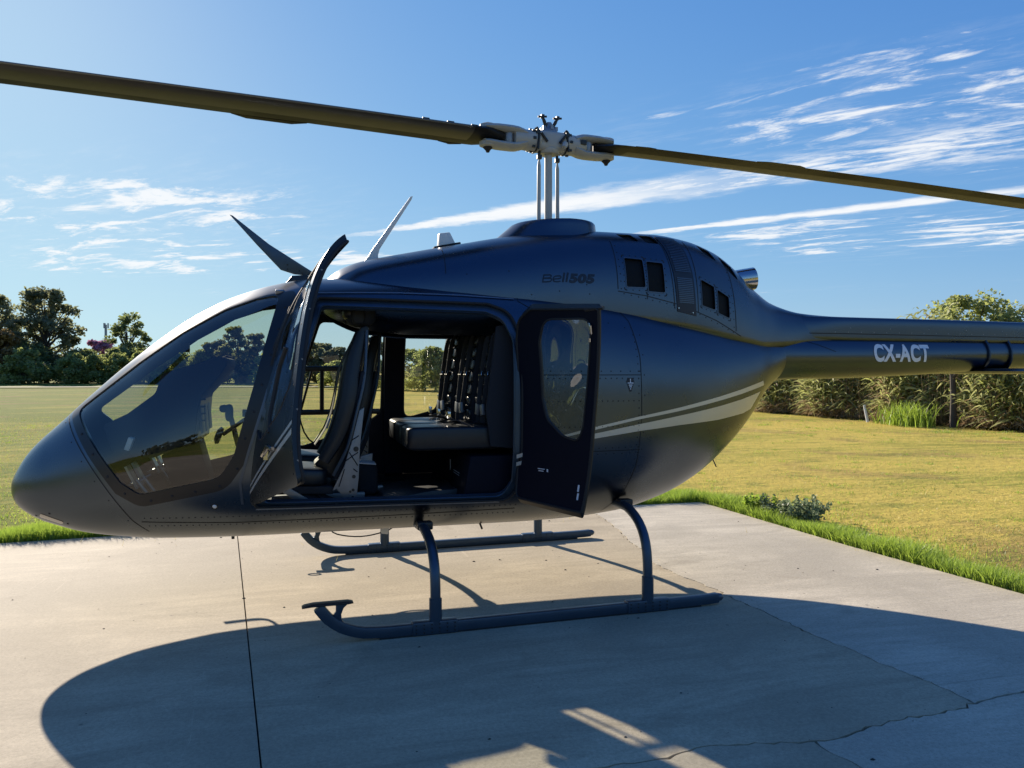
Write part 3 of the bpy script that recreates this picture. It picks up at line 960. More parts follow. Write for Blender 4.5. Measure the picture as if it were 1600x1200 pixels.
# ---- engine cowl, sitting on the roof
COWL = Loft([
    (-1.665, 2.105, 1.90, 2.00, .03, 2.0, 2.0),
    (-1.63, 2.150, 1.85, 1.99, .20, 2.1, 2.0),
    (-1.55, 2.210, 1.80, 1.98, .32, 2.2, 2.0),
    (-1.44, 2.258, 1.75, 1.97, .40, 2.3, 2.0),
    (-1.30, 2.293, 1.72, 1.96, .455, 2.4, 2.0),
    (-1.06, 2.345, 1.70, 1.95, .505, 2.4, 2.0),
    (-.77, 2.405, 1.70, 1.94, .535, 2.4, 2.0),
    (-.40, 2.480, 1.70, 1.93, .55, 2.4, 2.0),
    (.00, 2.540, 1.70, 1.92, .555, 2.5, 2.0),
    (.36, 2.555, 1.68, 1.90, .55, 2.6, 2.0),
    (.76, 2.555, 1.66, 1.86, .535, 2.6, 2.0),
    (1.05, 2.525, 1.64, 1.82, .49, 2.5, 2.0),
    (1.30, 2.455, 1.62, 1.78, .43, 2.3, 2.0),
    (1.49, 2.345, 1.62, 1.75, .365, 2.2, 2.0),
    (1.66, 2.205, 1.62, 1.73, .30, 2.1, 2.0),
    (1.90, 2.055, 1.64, 1.74, .205, 2.1, 2.0),
    (2.20, 1.980, 1.66, 1.76, .135, 2.4, 2.0),
    (2.55, 1.957, 1.68, 1.78, .115, 2.8, 2.0),
], k=.3)
rect = densify([(.012, .45), (COWL.s1, .45), (COWL.s1, v_end), (.012, v_end)], .04)
# intake and vent openings of the cowl, see through to mesh
VENTS = [
    [(.405, 2.305), (.545, 2.298), (.548, 2.095), (.402, 2.095)],
    [(.575, 2.285), (.705, 2.278), (.702, 2.062), (.570, 2.068)],
    [(1.025, 2.175), (1.145, 2.125), (1.142, 1.952), (1.022, 1.982)],
    [(1.175, 2.108), (1.285, 2.055), (1.282, 1.895), (1.172, 1.932)],
]
VENTS = [rpoly(v, .012, 3) for v in VENTS]
TOPV = [
    rpoly([(.42, 2.512), (.545, 2.512), (.575, 2.445), (.47, 2.455)], .012, 3),
    rpoly([(.60, 2.512), (.70, 2.510), (.735, 2.435), (.63, 2.440)], .012, 3),
    rpoly([(1.10, 2.47), (1.215, 2.43), (1.25, 2.33), (1.13, 2.39)], .015, 3),
    rpoly([(1.29, 2.40), (1.42, 2.31), (1.45, 2.19), (1.32, 2.29)], .015, 3),
]
hol = [COWL.sv(densify(v, .03)) for v in VENTS + TOPV]
cowl = COWL.patch('engine_cowl', [PAINT, LINER, PAINT], heli, svpoly=rect, svholes=hol, sides=(-1, 1), thick=.010, grid=.038)
for v in VENTS + TOPV:
    for s in (-1, 1):
        c = np.mean(v, axis=0)
        big = [tuple(c + (np.array(p) - c) * 1.06) for p in v]
        COWL.patch('vent_mesh', SCREEN, cowl, poly=big, sides=(s,), off=-.016, grid=.04)
for v in VENTS:
    c = np.mean(v, axis=0)
    big = [tuple(c + (np.array(p) - c) * 1.07) for p in v]
    COWL.patch('vent_frame', [LOUVRE], cowl, poly=big, holes=[v], off=.003, thick=.004, grid=.03, step=.015)
LB = [(.735, 2.50), (.80, 2.50), (.90, 2.495), (.935, 2.38), (.955, 2.22), (.965, 1.90), (.80, 1.93), (.785, 2.2), (.765, 2.36)]
COWL.patch('louvre_panel', [BLUEPRINT, LINER], cowl, poly=LB, off=.004, thick=.004, grid=.03)
z = 2.47; sl_lines = []
while z > 1.99:
    if not 2.185 < z < 2.225:
        t = (2.5 - z) / .57
        xl = np.interp(z, [1.93, 2.2, 2.36, 2.5], [.818, .805, .785, .762]); xr = np.interp(z, [1.93, 2.22, 2.38, 2.5], [.945, .937, .915, .885])
        sl_lines.append([(xl, z), (xr, z - .004)])
    z -= .0135
sl = COWL.ribbon('louvre_slat', LOUVRE, cowl, sl_lines, .0075, off=.0075, split=False)
sl['kind'] = 'stuff'
COWL.dots('louvre_bolt', CHROME, cowl, [(.812, 1.955), (.935, 1.925), (.795, 2.33), (.90, 2.33)], .008, .004, kind=None, seg=8)
COWL.ribbon('panel_seam', SEAM, cowl, [
    [(.335, 2.44), (.335, 2.20), (.335, 2.075)], [(.335, 2.062), (.55, 2.035), (.79, 1.985)], [(.965, 1.935), (1.15, 1.875), (1.40, 1.765)],
    [(1.335, 2.30), (1.345, 2.05), (1.35, 1.80)], [(.56, 2.06), (.56, 2.01)], [(-.87, 2.345), (-.875, 2.25), (-.88, 2.15)],
    [(.71, 2.52), (.745, 2.40), (.765, 2.25), (.775, 2.05), (.78, 1.95)], [(.975, 2.48), (.985, 2.25), (.985, 1.93)]], .006)
rv = []
for v in VENTS:
    c = np.mean(v, axis=0)
    big = [tuple(c + (np.array(p) - c) * 1.22) for p in v]
    rv += polyline(big + [big[0]], .045)
rv += line((.36, 2.40), (.36, 2.08), .055) + line((.38, 2.045), (.77, 1.975), .06) + line((1.0, 1.915), (1.32, 1.79), .06) + line((1.32, 2.25), (1.33, 1.83), .06)
rv += [(-.74, 2.15), (-.45, 2.18), (-.30, 2.02), (.10, 2.10), (.12, 2.035), (-.10, 2.05), (-.86, 2.28), (-.86, 2.30)]
COWL.dots('rivet', SEAM, cowl, rv, .0052, .002)

# ---- lettering, laid on the curved skin
def lettering(name, text, m, parent, loft, x, z, height, width, shear=0.0, bold=.0, off=.003, cutband=None, surf=None):
    cu = bpy.data.curves.new(name, 'FONT')
    cu.body = text; cu.size = 1.0; cu.offset = bold; cu.shear = shear; cu.space_character = 1.0 + bold * 1.6
    cu.resolution_u = 6
    tmp = bpy.data.objects.new(name + '_tmp', cu)
    COL.objects.link(tmp)
    bpy.context.view_layer.update()
    me = bpy.data.meshes.new_from_object(tmp.evaluated_get(bpy.context.evaluated_depsgraph_get()))
    bpy.data.objects.remove(tmp)
    bm = bmesh.new(); bm.from_mesh(me); bpy.data.meshes.remove(me)
    xs = [v.co.x for v in bm.verts]; ys = [v.co.y for v in bm.verts]
    x0, x1, y0, y1 = min(xs), max(xs), min(ys), max(ys)
    for v in bm.verts:
        v.co = Vector((x + (v.co.x - x0) / (x1 - x0) * width, 0, z + (v.co.y - y0) / (y1 - y0) * height))
    for k in range(1, 12):
        bmesh.ops.bisect_plane(bm, geom=bm.verts[:] + bm.edges[:] + bm.faces[:], plane_co=(0, 0, z + height * k / 12), plane_no=(0, 0, 1))
    for k in range(1, 24):
        bmesh.ops.bisect_plane(bm, geom=bm.verts[:] + bm.edges[:] + bm.faces[:], plane_co=(x + width * k / 24, 0, 0), plane_no=(1, 0, 0))
    if cutband:
        xa, za, zb = cutband
        for zz in (za, zb):
            bmesh.ops.bisect_plane(bm, geom=bm.verts[:] + bm.edges[:] + bm.faces[:], plane_co=(0, 0, zz), plane_no=(0, 0, 1))
        dead = [f for f in bm.faces if f.calc_center_median().x < xa and za < f.calc_center_median().z < zb]
        bmesh.ops.delete(bm, geom=dead, context='FACES')
    for v in bm.verts:
        if surf is not None:
            v.co.y = surf(v.co.x, v.co.z) - off
        else:
            p, n = loft.half(v.co.x, v.co.z)
            v.co = Vector((p[0] + n[0] * off, -(p[1] + n[1] * off), p[2] + n[2] * off))
    for f in bm.faces:
        f.normal_update()
        if f.normal.y > 0: f.normal_flip()
    me = bpy.data.meshes.new(name); bm.to_mesh(me); bm.free()
    me.materials.append(m)
    return link(bpy.data.objects.new(name, me), parent)
def strokes(name, m, parent, loft, groups):
    for sub, wd, lines in groups:
        ll = []
        for L in lines:
            q = [(-.230 + (X - 150) / 1265 * .392, 2.168 - (Y - 165) / 250 * .068 + (X - 150) / 1265 * .022) for X, Y in L]
            ll.append(smooth_path(q, 26) if len(q) > 3 else densify(q, .004, False))
        V = []; F = []
        for q in ll:
            P, N = loft.ev(loft.sv(q)); P = P + N * .0028
            T = np.gradient(P, axis=0); Bn = np.cross(N, T); Bn /= np.linalg.norm(Bn, axis=1, keepdims=True) + 1e-9
            w_ = wd / 1265 * .392
            fl = np.array((1, -1, 1)); b0 = len(V); n = len(P)
            V += list((P + Bn * w_ / 2) * fl) + list((P - Bn * w_ / 2) * fl)
            F += [(b0 + i, b0 + n + i, b0 + n + i + 1, b0 + i + 1) for i in range(n - 1)]
        mesh_obj(name, V, F, m, parent, sharp=None)
five = [(1030, 188), (960, 190), (898, 194), (880, 232), (876, 266), (930, 262), (985, 275), (1003, 310), (992, 355), (950, 383), (850, 383)]
zero = [(1132 + 10 * math.cos(a) * 0 + 60 * math.cos(a) - 12 * math.sin(a), 293 + 98 * math.sin(a)) for a in np.linspace(0, 2 * math.pi, 25)]
strokes('maker_lettering', BLUEPRINT, cowl, COWL, [
    ('B', 27, [[(222, 205), (372, 203)], [(372, 203), (392, 232), (372, 272), (210, 288)], [(210, 288), (360, 290), (396, 322), (368, 372), (300, 380), (180, 380)], [(226, 195), (184, 392)]]),
    ('e', 27, [[(440, 318), (530, 312), (606, 302)], [(606, 302), (616, 262), (588, 238), (520, 238), (462, 258), (434, 312), (440, 362), (490, 386), (598, 380)]]),
    ('l', 44, [[(704, 160), (652, 400)]]),
    ('l', 44, [[(786, 160), (734, 400)]])])
lettering('type_lettering', '505', BLUEPRINT, cowl, COWL, -.030, 2.108, .068, .194, shear=.18, bold=.06)

# ---- fairing round the mast
mb = MB(); NS = 36
lev = [(2.36, -.62, .44, .44), (2.44, -.52, .40, .375), (2.49, -.470, .378, .335), (2.535, -.425, .368, .312), (2.58, -.372, .362, .298), (2.62, -.325, .358, .288), (2.648, -.293, .355, .282), (2.660, -.268, .345, .272), (2.663, -.23, .32, .245), (2.655, -.18, .28, .21)]
V = []; F = []
for z, xa, xb, hw in lev:
    cx = .075; z -= .050
    for k in range(NS):
        a = 2 * math.pi * k / NS
        c, s = math.cos(a), math.sin(a)
        rx_ = (xb - cx) if c > 0 else (cx - xa)
        V.append((cx + rx_ * c, hw * s, z - max(0, -c) * .012))
for i in range(len(lev) - 1):
    for k in range(NS):
        k2 = (k + 1) % NS
        F.append((i * NS + k, i * NS + k2, (i + 1) * NS + k2, (i + 1) * NS + k))
F.append(tuple((len(lev) - 1) * NS + k for k in range(NS)))
mesh_obj('mast_fairing', V, F, PAINT, heli, sharp=50)

# ---- tail boom, drive shaft cover, stabiliser, fin
BOOM = Loft([
    (1.70, 1.815, 1.400, 1.61, .205, 2.0, 2.0), (1.95, 1.805, 1.428, 1.617, .188, 2.0, 2.0), (2.6, 1.803, 1.440, 1.622, .178, 2.0, 2.0), (3.3, 1.800, 1.465, 1.632, .165, 2.0, 2.0),
    (4.0, 1.797, 1.500, 1.648, .149, 2.0, 2.0), (4.8, 1.792, 1.535, 1.663, .129, 2.0, 2.0), (6.6, 1.78, 1.60, 1.69, .09, 2.0, 2.0)], k=.02)
rect = densify([(.012, 0), (BOOM.s1, 0), (BOOM.s1, v_end), (.012, v_end)], .07)
boom = BOOM.patch('tail_boom', [PAINT], heli, svpoly=rect, sides=(-1, 1), grid=.07)
BOOM.ribbon('panel_seam', SEAM, boom, [[(1.93, 1.795), (1.90, 1.62), (1.93, 1.44)], [(2.0, 1.79), (2.25, 1.72), (2.42, 1.66)]], .005)
boom_surf = lambda x, z: -float(BOOM.half(x, z)[0][1])
lettering('registration', 'CX-ACT', WHITEPRINT, boom, None, 2.795, 1.578, .150, .575, shear=-.03, bold=.038, surf=boom_surf)
SHAFT = Loft([
    (2.05, 1.985, 1.72, 1.79, .13, 2.4, 2.0), (2.25, 1.966, 1.72, 1.785, .132, 3.2, 2.0), (2.6, 1.955, 1.72, 1.78, .128, 6.0, 2.0), (3.5, 1.950, 1.72, 1.775, .122, 7.5, 2.0), (4.6, 1.940, 1.72, 1.77, .112, 7.5, 2.0), (6.5, 1.92, 1.70, 1.765, .09, 7.5, 2.0)], k=.02)
rect = densify([(.012, .5), (SHAFT.s1, .5), (SHAFT.s1, v_end), (.012, v_end)], .07)
shaft = SHAFT.patch('drive_shaft_cover', [PAINT], heli, svpoly=rect, sides=(-1, 1), grid=.06)
SHAFT.ribbon('cover_joint', SEAM, shaft, [[(2.1, 1.812), (2.5, 1.812), (3.5, 1.806), (5.0, 1.798), (6.4, 1.79)]], .007, off=.002)
SHAFT.dots('rivet', GREYMETAL, shaft, line((2.6, 1.86), (5.4, 1.85), .38) + line((2.45, 1.825), (5.4, 1.822), .13), .005, .002)
for x in (4.02, 4.27):
    mb = MB()
    ring = []
    for k in range(33):
        a = 2 * math.pi * k / 32
        ring.append((x, math.cos(a) * (.150 - (x - 4) * .02), 1.650 + math.sin(a) * .151))
    mb.tube(ring, .018, 8, cap=False, sq=(.5, 1.3))
    mb.build('stabiliser_strap', PAINT, boom)
mb = MB()
sec = [(.0, 0), (.02, .016), (.10, .025), (.25, .022), (.42, .004), (.42, -.004), (.25, -.020), (.10, -.025), (.02, -.016)]
V = []; F = []
st = [(-1.22, .12), (-1.15, .02), (-.2, 0), (.2, 0), (1.15, .02), (1.22, .12)]
for y, c in st:
    for a, b in sec: V.append((3.92 + c + a * (1 - c), y, 1.500 + b * (1 - c * 2)))
ns = len(sec)
for i in range(len(st) - 1):
    for k in range(ns):
        F.append((i * ns + k, i * ns + (k + 1) % ns, (i + 1) * ns + (k + 1) % ns, (i + 1) * ns + k))
F += [tuple(range(ns)), tuple(range((len(st) - 1) * ns + ns - 1, (len(st) - 1) * ns - 1, -1))]
mesh_obj('stabiliser', V, F, PAINT, heli)
mb = MB().prism([(6.15, 1.70), (6.75, 2.85), (7.05, 2.85), (6.85, 1.75), (7.0, 1.05), (6.75, 1.05), (6.35, 1.62)], -.03, .03)
mb.build('tail_fin', PAINT, heli, bevel=.012)

# ---- exhaust pipe
mb = MB()
path = smooth_path([(1.28, .02, 2.16), (1.46, .02, 2.205), (1.60, .0, 2.235), (1.745, -.03, 2.255)], 12)
mb.tube(path, [.085 + .002 * i for i in range(12)], 20, cap=False, sq=(.9, .85))
inner = [(p[0], p[1], p[2]) for p in path]
ex = mb.build('exhaust_pipe', CHROME, heli)
mb = MB(); mb.tube(inner, [.081 + .002 * i for i in range(12)], 20, cap=False, sq=(.9, .85)); mb.build('exhaust_liner', DARKMETAL, ex)

# ---- roof fittings
def blade_poly(name, poly, t, m, parent, y=0.0, bevel=.004):
    return MB().prism(poly, y - t / 2, y + t / 2).build(name, m, parent, bevel=bevel)
ant = blade_poly('comm_antenna', [(-1.385, 2.272), (-1.350, 2.315), (-1.318, 2.370), (-1.050, 2.755), (-1.030, 2.762), (-1.040, 2.735), (-1.268, 2.370), (-1.280, 2.325), (-1.275, 2.285)], .022, WHITEPL, heli)
mb = MB(); mb.box((-.785, 0, 2.412), (.20, .10, .018), Matrix.Rotation(R(-12), 3, 'Y')); gb = mb.build('beacon_base', SEAM, heli, bevel=.006)
V = [(-.85, -.045, 2.405), (-.725, -.045, 2.43), (-.725, .045, 2.43), (-.85, .045, 2.405), (-.845, -.034, 2.500), (-.765, -.034, 2.512), (-.765, .034, 2.512), (-.845, .034, 2.500)]
mb = MB().add(V, [(3, 2, 1, 0), (4, 5, 6, 7), (0, 1, 5, 4), (1, 2, 6, 5), (2, 3, 7, 6), (3, 0, 4, 7)]); mb.build('beacon', WHITEPL, gb, bevel=.010)
wc = blade_poly('wire_cutter', [(-2.275, 2.562), (-2.255, 2.556), (-2.02, 2.372), (-1.72, 2.185), (-1.735, 2.165), (-1.855, 2.172), (-1.945, 2.200), (-2.10, 2.365)], .020, SKID, heli, bevel=.003)
blade_poly('cutter_foot', [(-1.92, 2.10), (-1.87, 2.160), (-1.775, 2.168), (-1.70, 2.135), (-1.72, 2.10)], .05, DARKMETAL, wc)
mb = MB()
for x, z in ((-1.90, 2.205), (-1.82, 2.195), (-1.90, 2.235), (-1.80, 2.178), (-1.75, 2.180)):
    mb.tube([(x, -.013, z), (x, .013, z)], .006, 8)
mb.build('cutter_bolt', DARKMETAL, wc)
mb = MB()
mb.prism([(-2.005, 1.985), (-1.99, 2.065), (-1.915, 2.095), (-1.885, 2.10), (-1.87, 2.02)], -.20, -.10)
# the bracket at the head of the centre post
mb2 = MB()
P0, N0 = BODY.half(-1.95, 2.03)
mb2.box((-1.945, -.36, 2.012), (.05, .05, .03), Matrix.Rotation(R(20), 3, 'X')); mb2.build('post_bracket', GREYMETAL, heli, bevel=.006)

# ---- belly fittings
mb = MB().prism([(-1.275, .40), (-1.205, .40), (-1.215, .328), (-1.262, .335)], -.012, .012); mb.build('belly_antenna', WHITEPL, heli, bevel=.004)
mb = MB(); mb.tube(smooth_path([(-2.50, .71, .62), (-2.52, .75, .58), (-2.58, .76, .565), (-2.78, .76, .575)], 10), .012, 8); mb.build('pitot_tube', DARKMETAL, heli)
mb = MB(); mb.tube(smooth_path([(-1.65, .1, .41), (-1.58, .1, .33), (-1.40, .1, .30), (-1.2, .1, .335), (-1.1, .1, .41)], 16), .005, 6); mb.build('belly_wire', DARKMETAL, heli)
mb = MB(); mb.tube([(-2.25, -.2, .42), (-2.25, -.2, .395)], .01, 6); mb.tube([(-.62, -.35, .45), (-.60, -.35, .40)], .007, 6); mb.tube([(1.33, -.1, .82), (1.37, -.1, .74)], .005, 6); mb.build('drain_pipe', DARKMETAL, heli)

# ---- landing gear
def sweep_rect(path, y, wy, hz, mbx):
    """rectangular tube along a path in the x-z plane"""
    n = len(path); V = []; F = []
    for i in range(n):
        a = np.array(path[max(i - 1, 0)]); b = np.array(path[min(i + 1, n - 1)])
        t = (b - a) / np.linalg.norm(b - a); nn = np.array((-t[1], t[0]))
        for sy, sn in ((-1, -1), (1, -1), (1, 1), (-1, 1)):
            p = np.array(path[i]) + nn * sn * hz / 2
            V.append((p[0], y + sy * wy / 2, p[1]))
    for i in range(n - 1):
        for k in range(4):
            F.append((i * 4 + k, i * 4 + (k + 1) % 4, (i + 1) * 4 + (k + 1) % 4, (i + 1) * 4 + k))
    F += [(3, 2, 1, 0), tuple((n - 1) * 4 + k for k in range(4))]
    mbx.add(V, F)
SY = 1.065
GEAR_TURN = R(2)
for s in (-1, 1):
    y = s * SY
    sk = empty('skid', (0, 0, -.04), GEAR_TURN, heli)
    mb = MB()
    path = smooth_path([(.80, .045), (.72, .041), (.2, .039), (-.6, .039), (-1.36, .039), (-1.50, .046), (-1.62, .082), (-1.71, .145), (-1.765, .215)], 60)
    sweep_rect(path, y, .050, .062, mb)
    sk_t = mb.build('skid_tube', SKID, sk, bevel=.009)
    mb = MB(); mb.tube([(.795, y, .045), (.825, y, .046), (.84, y, .047)], [.030, .024, .010], 12, sq=(.8, 1)); mb.build('tail_cap', SKID, sk)
    mb = MB(); sweep_rect([(p[0], p[1] - .034) for p in path if -1.45 < p[0] < .70], y, .044, .010, mb); mb.build('wear_shoe', DARKMETAL, sk)
    mb = MB()
    mb.prism([(-1.855, .221), (-1.84, .229), (-1.79, .236), (-1.60, .236), (-1.57, .229), (-1.60, .225), (-1.80, .225)], y - .036, y + .036)
    mb.build('step_plate', DARKMETAL, sk, bevel=.003)
    mb = MB()
    mb.prism([(-1.668, .222), (-1.60, .222), (-1.625, .200), (-1.638, .165), (-1.635, .135), (-1.622, .112), (-1.66, .125), (-1.69, .15), (-1.668, .182)], y - .012, y + .012)
    mb.build('step_gusset', SKID, sk, bevel=.002)
    for (xa, xb, xt, top) in ((-1.235, -.965, -1.095, .205), (.135, .430, .288, .225)):
        mb = MB()
        mb.box(((xa + xb) / 2, y, .042), (xb - xa, .066, .076))
        sd = mb.build('saddle', SKID, sk, bevel=.010)
        mb = MB(); mb.tube([(xt, y, .06), (xt, y, top)], .038, 16); mb.build('saddle_socket', SKID, sk)
        mb = MB()
        for i in range(6):
            for j in (-.022, .0, .022):
                mb.box((xa + .02 + (xb - xa - .04) * i / 5, y - .034, .042 + j), (.008, .004, .008))
        o = mb.build('rivet', DARKMETAL, sk); o['kind'] = 'stuff'
    if s > 0:
        mb = MB(); ring = [(-1.88 + .045 * math.cos(a), y - .05, .235 + .012 * math.sin(a)) for a in np.linspace(0, 2 * math.pi, 17)]
        mb.tube(ring, .006, 6, cap=False); mb.build('tow_ring', DARKMETAL, sk)
for (xt, prof, xtop) in ((-1.095, [(1.065, .12), (1.065, .23), (1.045, .36), (.975, .455), (.84, .515), (.66, .540), (.45, .525), (.0, .51)], -1.075),
                         (.288, [(1.065, .12), (1.065, .25), (1.05, .38), (.995, .49), (.87, .575), (.70, .615), (.48, .61), (.0, .60)], .335)):
    pts = smooth_path([(xt + (xtop - xt) * (1 - a / 1.065), -a, b) for a, b in prof] , 28)
    pts = pts + [(p[0], -p[1], p[2]) for p in pts[::-1][1:]]
    mb = MB(); mb.tube(pts, .031, 14); ct_ = mb.build('cross_tube', SKID, heli); ct_.location = (0, 0, -.04); ct_.rotation_euler = (0, 0, GEAR_TURN)
    for s in (-1, 1):
        mb = MB(); mb.box((xtop, s * .62, prof[5][1] + .01), (.10, .08, .05)); mb.build('tube_clamp', DARKMETAL, ct_, bevel=.01)

# ---- rotor
AZ = R(6.4)
mast = MB().tube([(-.003, 0, 2.58), (-.003, 0, 3.16)], .029, 18).build('rotor_mast', LIGHTGREY, heli)
for x, y in ((-.088, -.03), (.080, .03)):
    mb = MB(); mb.tube([(x, y, 2.57), (x, y, 2.60), (x * .98, y, 3.04), (x * .97, y, 3.08), (x * .96, y, 3.10)], [.0155, .0155, .0145, .007, .007], 12)
    pl_ = mb.build('pitch_link', LIGHTGREY, heli)
    mb = MB(); mb.tube([(x * .96, y, 3.09), (x * .96, y, 3.17)], .011, 8); mb.box((x * .96, y, 3.105), (.035, .03, .03)); mb.build('rod_end', DARKMETAL, pl_)
RM = Matrix.Translation((0, 0, 3.225)) @ Matrix.Rotation(AZ, 4, 'Z')
hub = MB()
hub.cushion((0, 0, 0), (.30, .16, .15), .45)
hub.lathe([(.075, -.09), (.085, -.075), (.085, -.055), (.06, -.04)], seg=20)
hubo = hub.build('rotor_hub', LIGHTGREY, heli, xf=RM)
for s in (-1, 1):
    M = RM @ Matrix.Rotation(0 if s > 0 else math.pi, 4, 'Z') @ Matrix.Rotation(R(0), 4, 'X')
    # grip: solid barrel that opens into a fork
    mb = MB()
    mb.tube([(.075, 0, 0), (.10, 0, 0), (.11, 0, 0), (.24, 0, 0), (.29, 0, .0)], [.078, .090, .086, .078, .066], 18, sq=(1.0, .95))
    for a in (-1, 1):
        mb.tube(smooth_path([(.20, 0, a * .035), (.30, 0, a * .062), (.40, 0, a * .062), (.48, 0, a * .056), (.525, 0, a * .054)], 10), [.062, .064, .062, .060, .060, .060, .060, .060, .058, .052], 12, sq=(1.25, .50))
        mb.lathe([(.045, -.022), (.062, -.014), (.062, .014), (.045, .022)], (.49, 0, a * .062), seg=16)
    g = mb.build('blade_grip', LIGHTGREY, hubo, xf=M)
    mb = MB()
    mb.lathe([(.026, -.062), (.034, -.075), (.034, -.092), (.018, -.108), (.012, -.122)], (.49, 0, 0), seg=14)
    mb.lathe([(.018, .08), (.022, .088), (.012, .096)], (.49, 0, 0), seg=12)
    mb.build('grip_bolt', RUBBER, g, xf=M)
    mb = MB()
    mb.lathe([(.036, -.045), (.040, -.02), (.040, .02), (.036, .045)], (.325, 0, 0), seg=14); mb.build('damper', GREYMETAL, g, xf=M)
    for a in np.linspace(0, 2 * math.pi, 9)[:-1]:
        MB().box((.150, .083 * math.cos(a), .080 * math.sin(a)), (.022, .018, .018)).build('hub_bolt', DARKMETAL, g, xf=M)
    MB().box((.255, -.075, .01), (.05, .02, .035)).build('lube_fitting', DARKMETAL, g, xf=M, bevel=.004)
    mb = MB(); mb.tube([(.115, 0, 0), (.125, 0, 0)], .091, 18, sq=(1, .95)); mb.build('grip_ring', DARKMETAL, g, xf=M)
    mb = MB(); mb.tube([(.10, -.06 , -.02), (.09, -.10, -.03), (.075, -.11, -.055)], [.026, .024, .018], 10); mb.build('pitch_horn', LIGHTGREY, g, xf=M)
    # blade
    if s < 0: M = M @ Matrix.Rotation(R(-1.1), 4, 'Y')
    L = 5.62; ch = .335
    st_ = [(.37, .12, .028), (.43, .20, .031), (.48, .29, .030), (.54, .330, .026), (.62, ch, .022), (.90, ch, .021), (1.8, ch, .02), (3.5, ch, .019), (L - .25, ch, .018), (L, ch * .55, .012)]
    V = []; F = []
    nsg = 14
    for r, c, t in st_:
        tw = R(6.0 - 5.0 * r / L) 
        droop = -.010 * (r / L) ** 2 * L * 1.0
        le = .30 * ch if c >= ch * .9 else .30 * ch * c / ch + (.0)
        for k in range(nsg):
            a = 2 * math.pi * k / nsg
            u = (1 - math.cos(a)) / 2
            th = t * 2.6 * (1.48 * math.sqrt(u) - .63 * u - 1.76 * u * u + 1.42 * u**3 - .51 * u**4)
            yy = le - u * c
            zz = th if a < math.pi else -th
            V.append((r, yy * math.cos(tw) - zz * math.sin(tw), yy * math.sin(tw) + zz * math.cos(tw) + droop))
    for i in range(len(st_) - 1):
        for k in range(nsg):
            F.append((i * nsg + k, i * nsg + (k + 1) % nsg, (i + 1) * nsg + (k + 1) % nsg, (i + 1) * nsg + k))
    F += [tuple(range(nsg - 1, -1, -1)), tuple((len(st_) - 1) * nsg + k for k in range(nsg))]
    fm_ = []
    for i in range(len(st_) - 1):
        for k in range(nsg):
            fm_.append(1 if i >= 4 and (k < 4 or k >= nsg - 4) else 0)
    fm_ += [0, 0]
    bl = mesh_obj('rotor_blade', [M @ Vector(v) for v in V], F, [BLADE, BLADE_LEAD], heli, fm_, sharp=60)
    mb = MB()
    def bpt(r, y, z): 
        tw = R(6.0 - 5.0 * r / L); return (r, y * math.cos(tw), y * math.sin(tw) + z - .010 * (r / L)**2 * L)
    for (ra, rb, w_) in ((1.75, 2.25, .05), (.62, .80, .03)):
        y0 = -.70 * ch
        mb.add([bpt(ra, y0, .003), bpt(rb, y0, .003), bpt(rb - .10, y0 - w_, -.001), bpt(ra + .10, y0 - w_, -.001), bpt(ra, y0, -.003), bpt(rb, y0, -.003), bpt(rb - .10, y0 - w_, -.003), bpt(ra + .10, y0 - w_, -.003)],
               [(0, 1, 2, 3), (7, 6, 5, 4), (0, 4, 5, 1), (1, 5, 6, 2), (2, 6, 7, 3), (3, 7, 4, 0)])
    mb.build('trim_tab', BLADE, bl, xf=M)
    mb = MB(); mb.tube([bpt(r, .295 * ch, .0) for r in np.linspace(.64, L - .3, 24)], .0085, 6, sq=(1, .8)); mb.build('erosion_strip', BLADE_EDGE, bl, xf=M)
    mb = MB()
    for r in (.62, .80, .98):
        tw = R(6 - 5 * r / L)
        mb.box((r, .085, .020), (.05, .012, .014))
    mb.build('blade_weight', DARKMETAL, bl, xf=M)
# head of the mast: nut, pendulum weights and the small arms that show above the hub
mb = MB()
mb.lathe([(.060, .04), (.064, .08), (.050, .105), (.030, .12), (.022, .15)], seg=16)
for a in (.3, 1.4, 2.5, 3.6, 4.7, 5.8):
    mb.box((.055 * math.cos(a), .055 * math.sin(a), .10), (.022, .022, .03))
mb.build('mast_nut', GREYMETAL, hubo, xf=RM)
for s in (-1, 1):
    mb = MB()
    mb.tube([(s * .02, 0, .10), (s * .045, -.02, .15), (s * .062, -.02, .185)], [.012, .014, .010], 8)
    mb.tube([(s * .062 - .035, -.02, .180), (s * .062 + .035, -.02, .188)], .008, 6)
    mb.box((s * .062, -.02, .186), (.024, .03, .024))
    mb.build('pendulum_arm', DARKMETAL, hubo, xf=RM)
    mb = MB(); mb.tube([(s * .11, -.05, .06), (s * .13, -.055, .085)], .016, 8); mb.tube([(s * .05, -.09, -.02), (s * .10, -.09, .04)], .010, 6)
    mb.box((s * .12, -.07, .05), (.03, .03, .03)); mb.tube([(s * .125, -.085, -.08), (s * .115, -.085, .03)], .010, 6)
    mb.build('linkage', DARKMETAL, hubo, xf=RM)

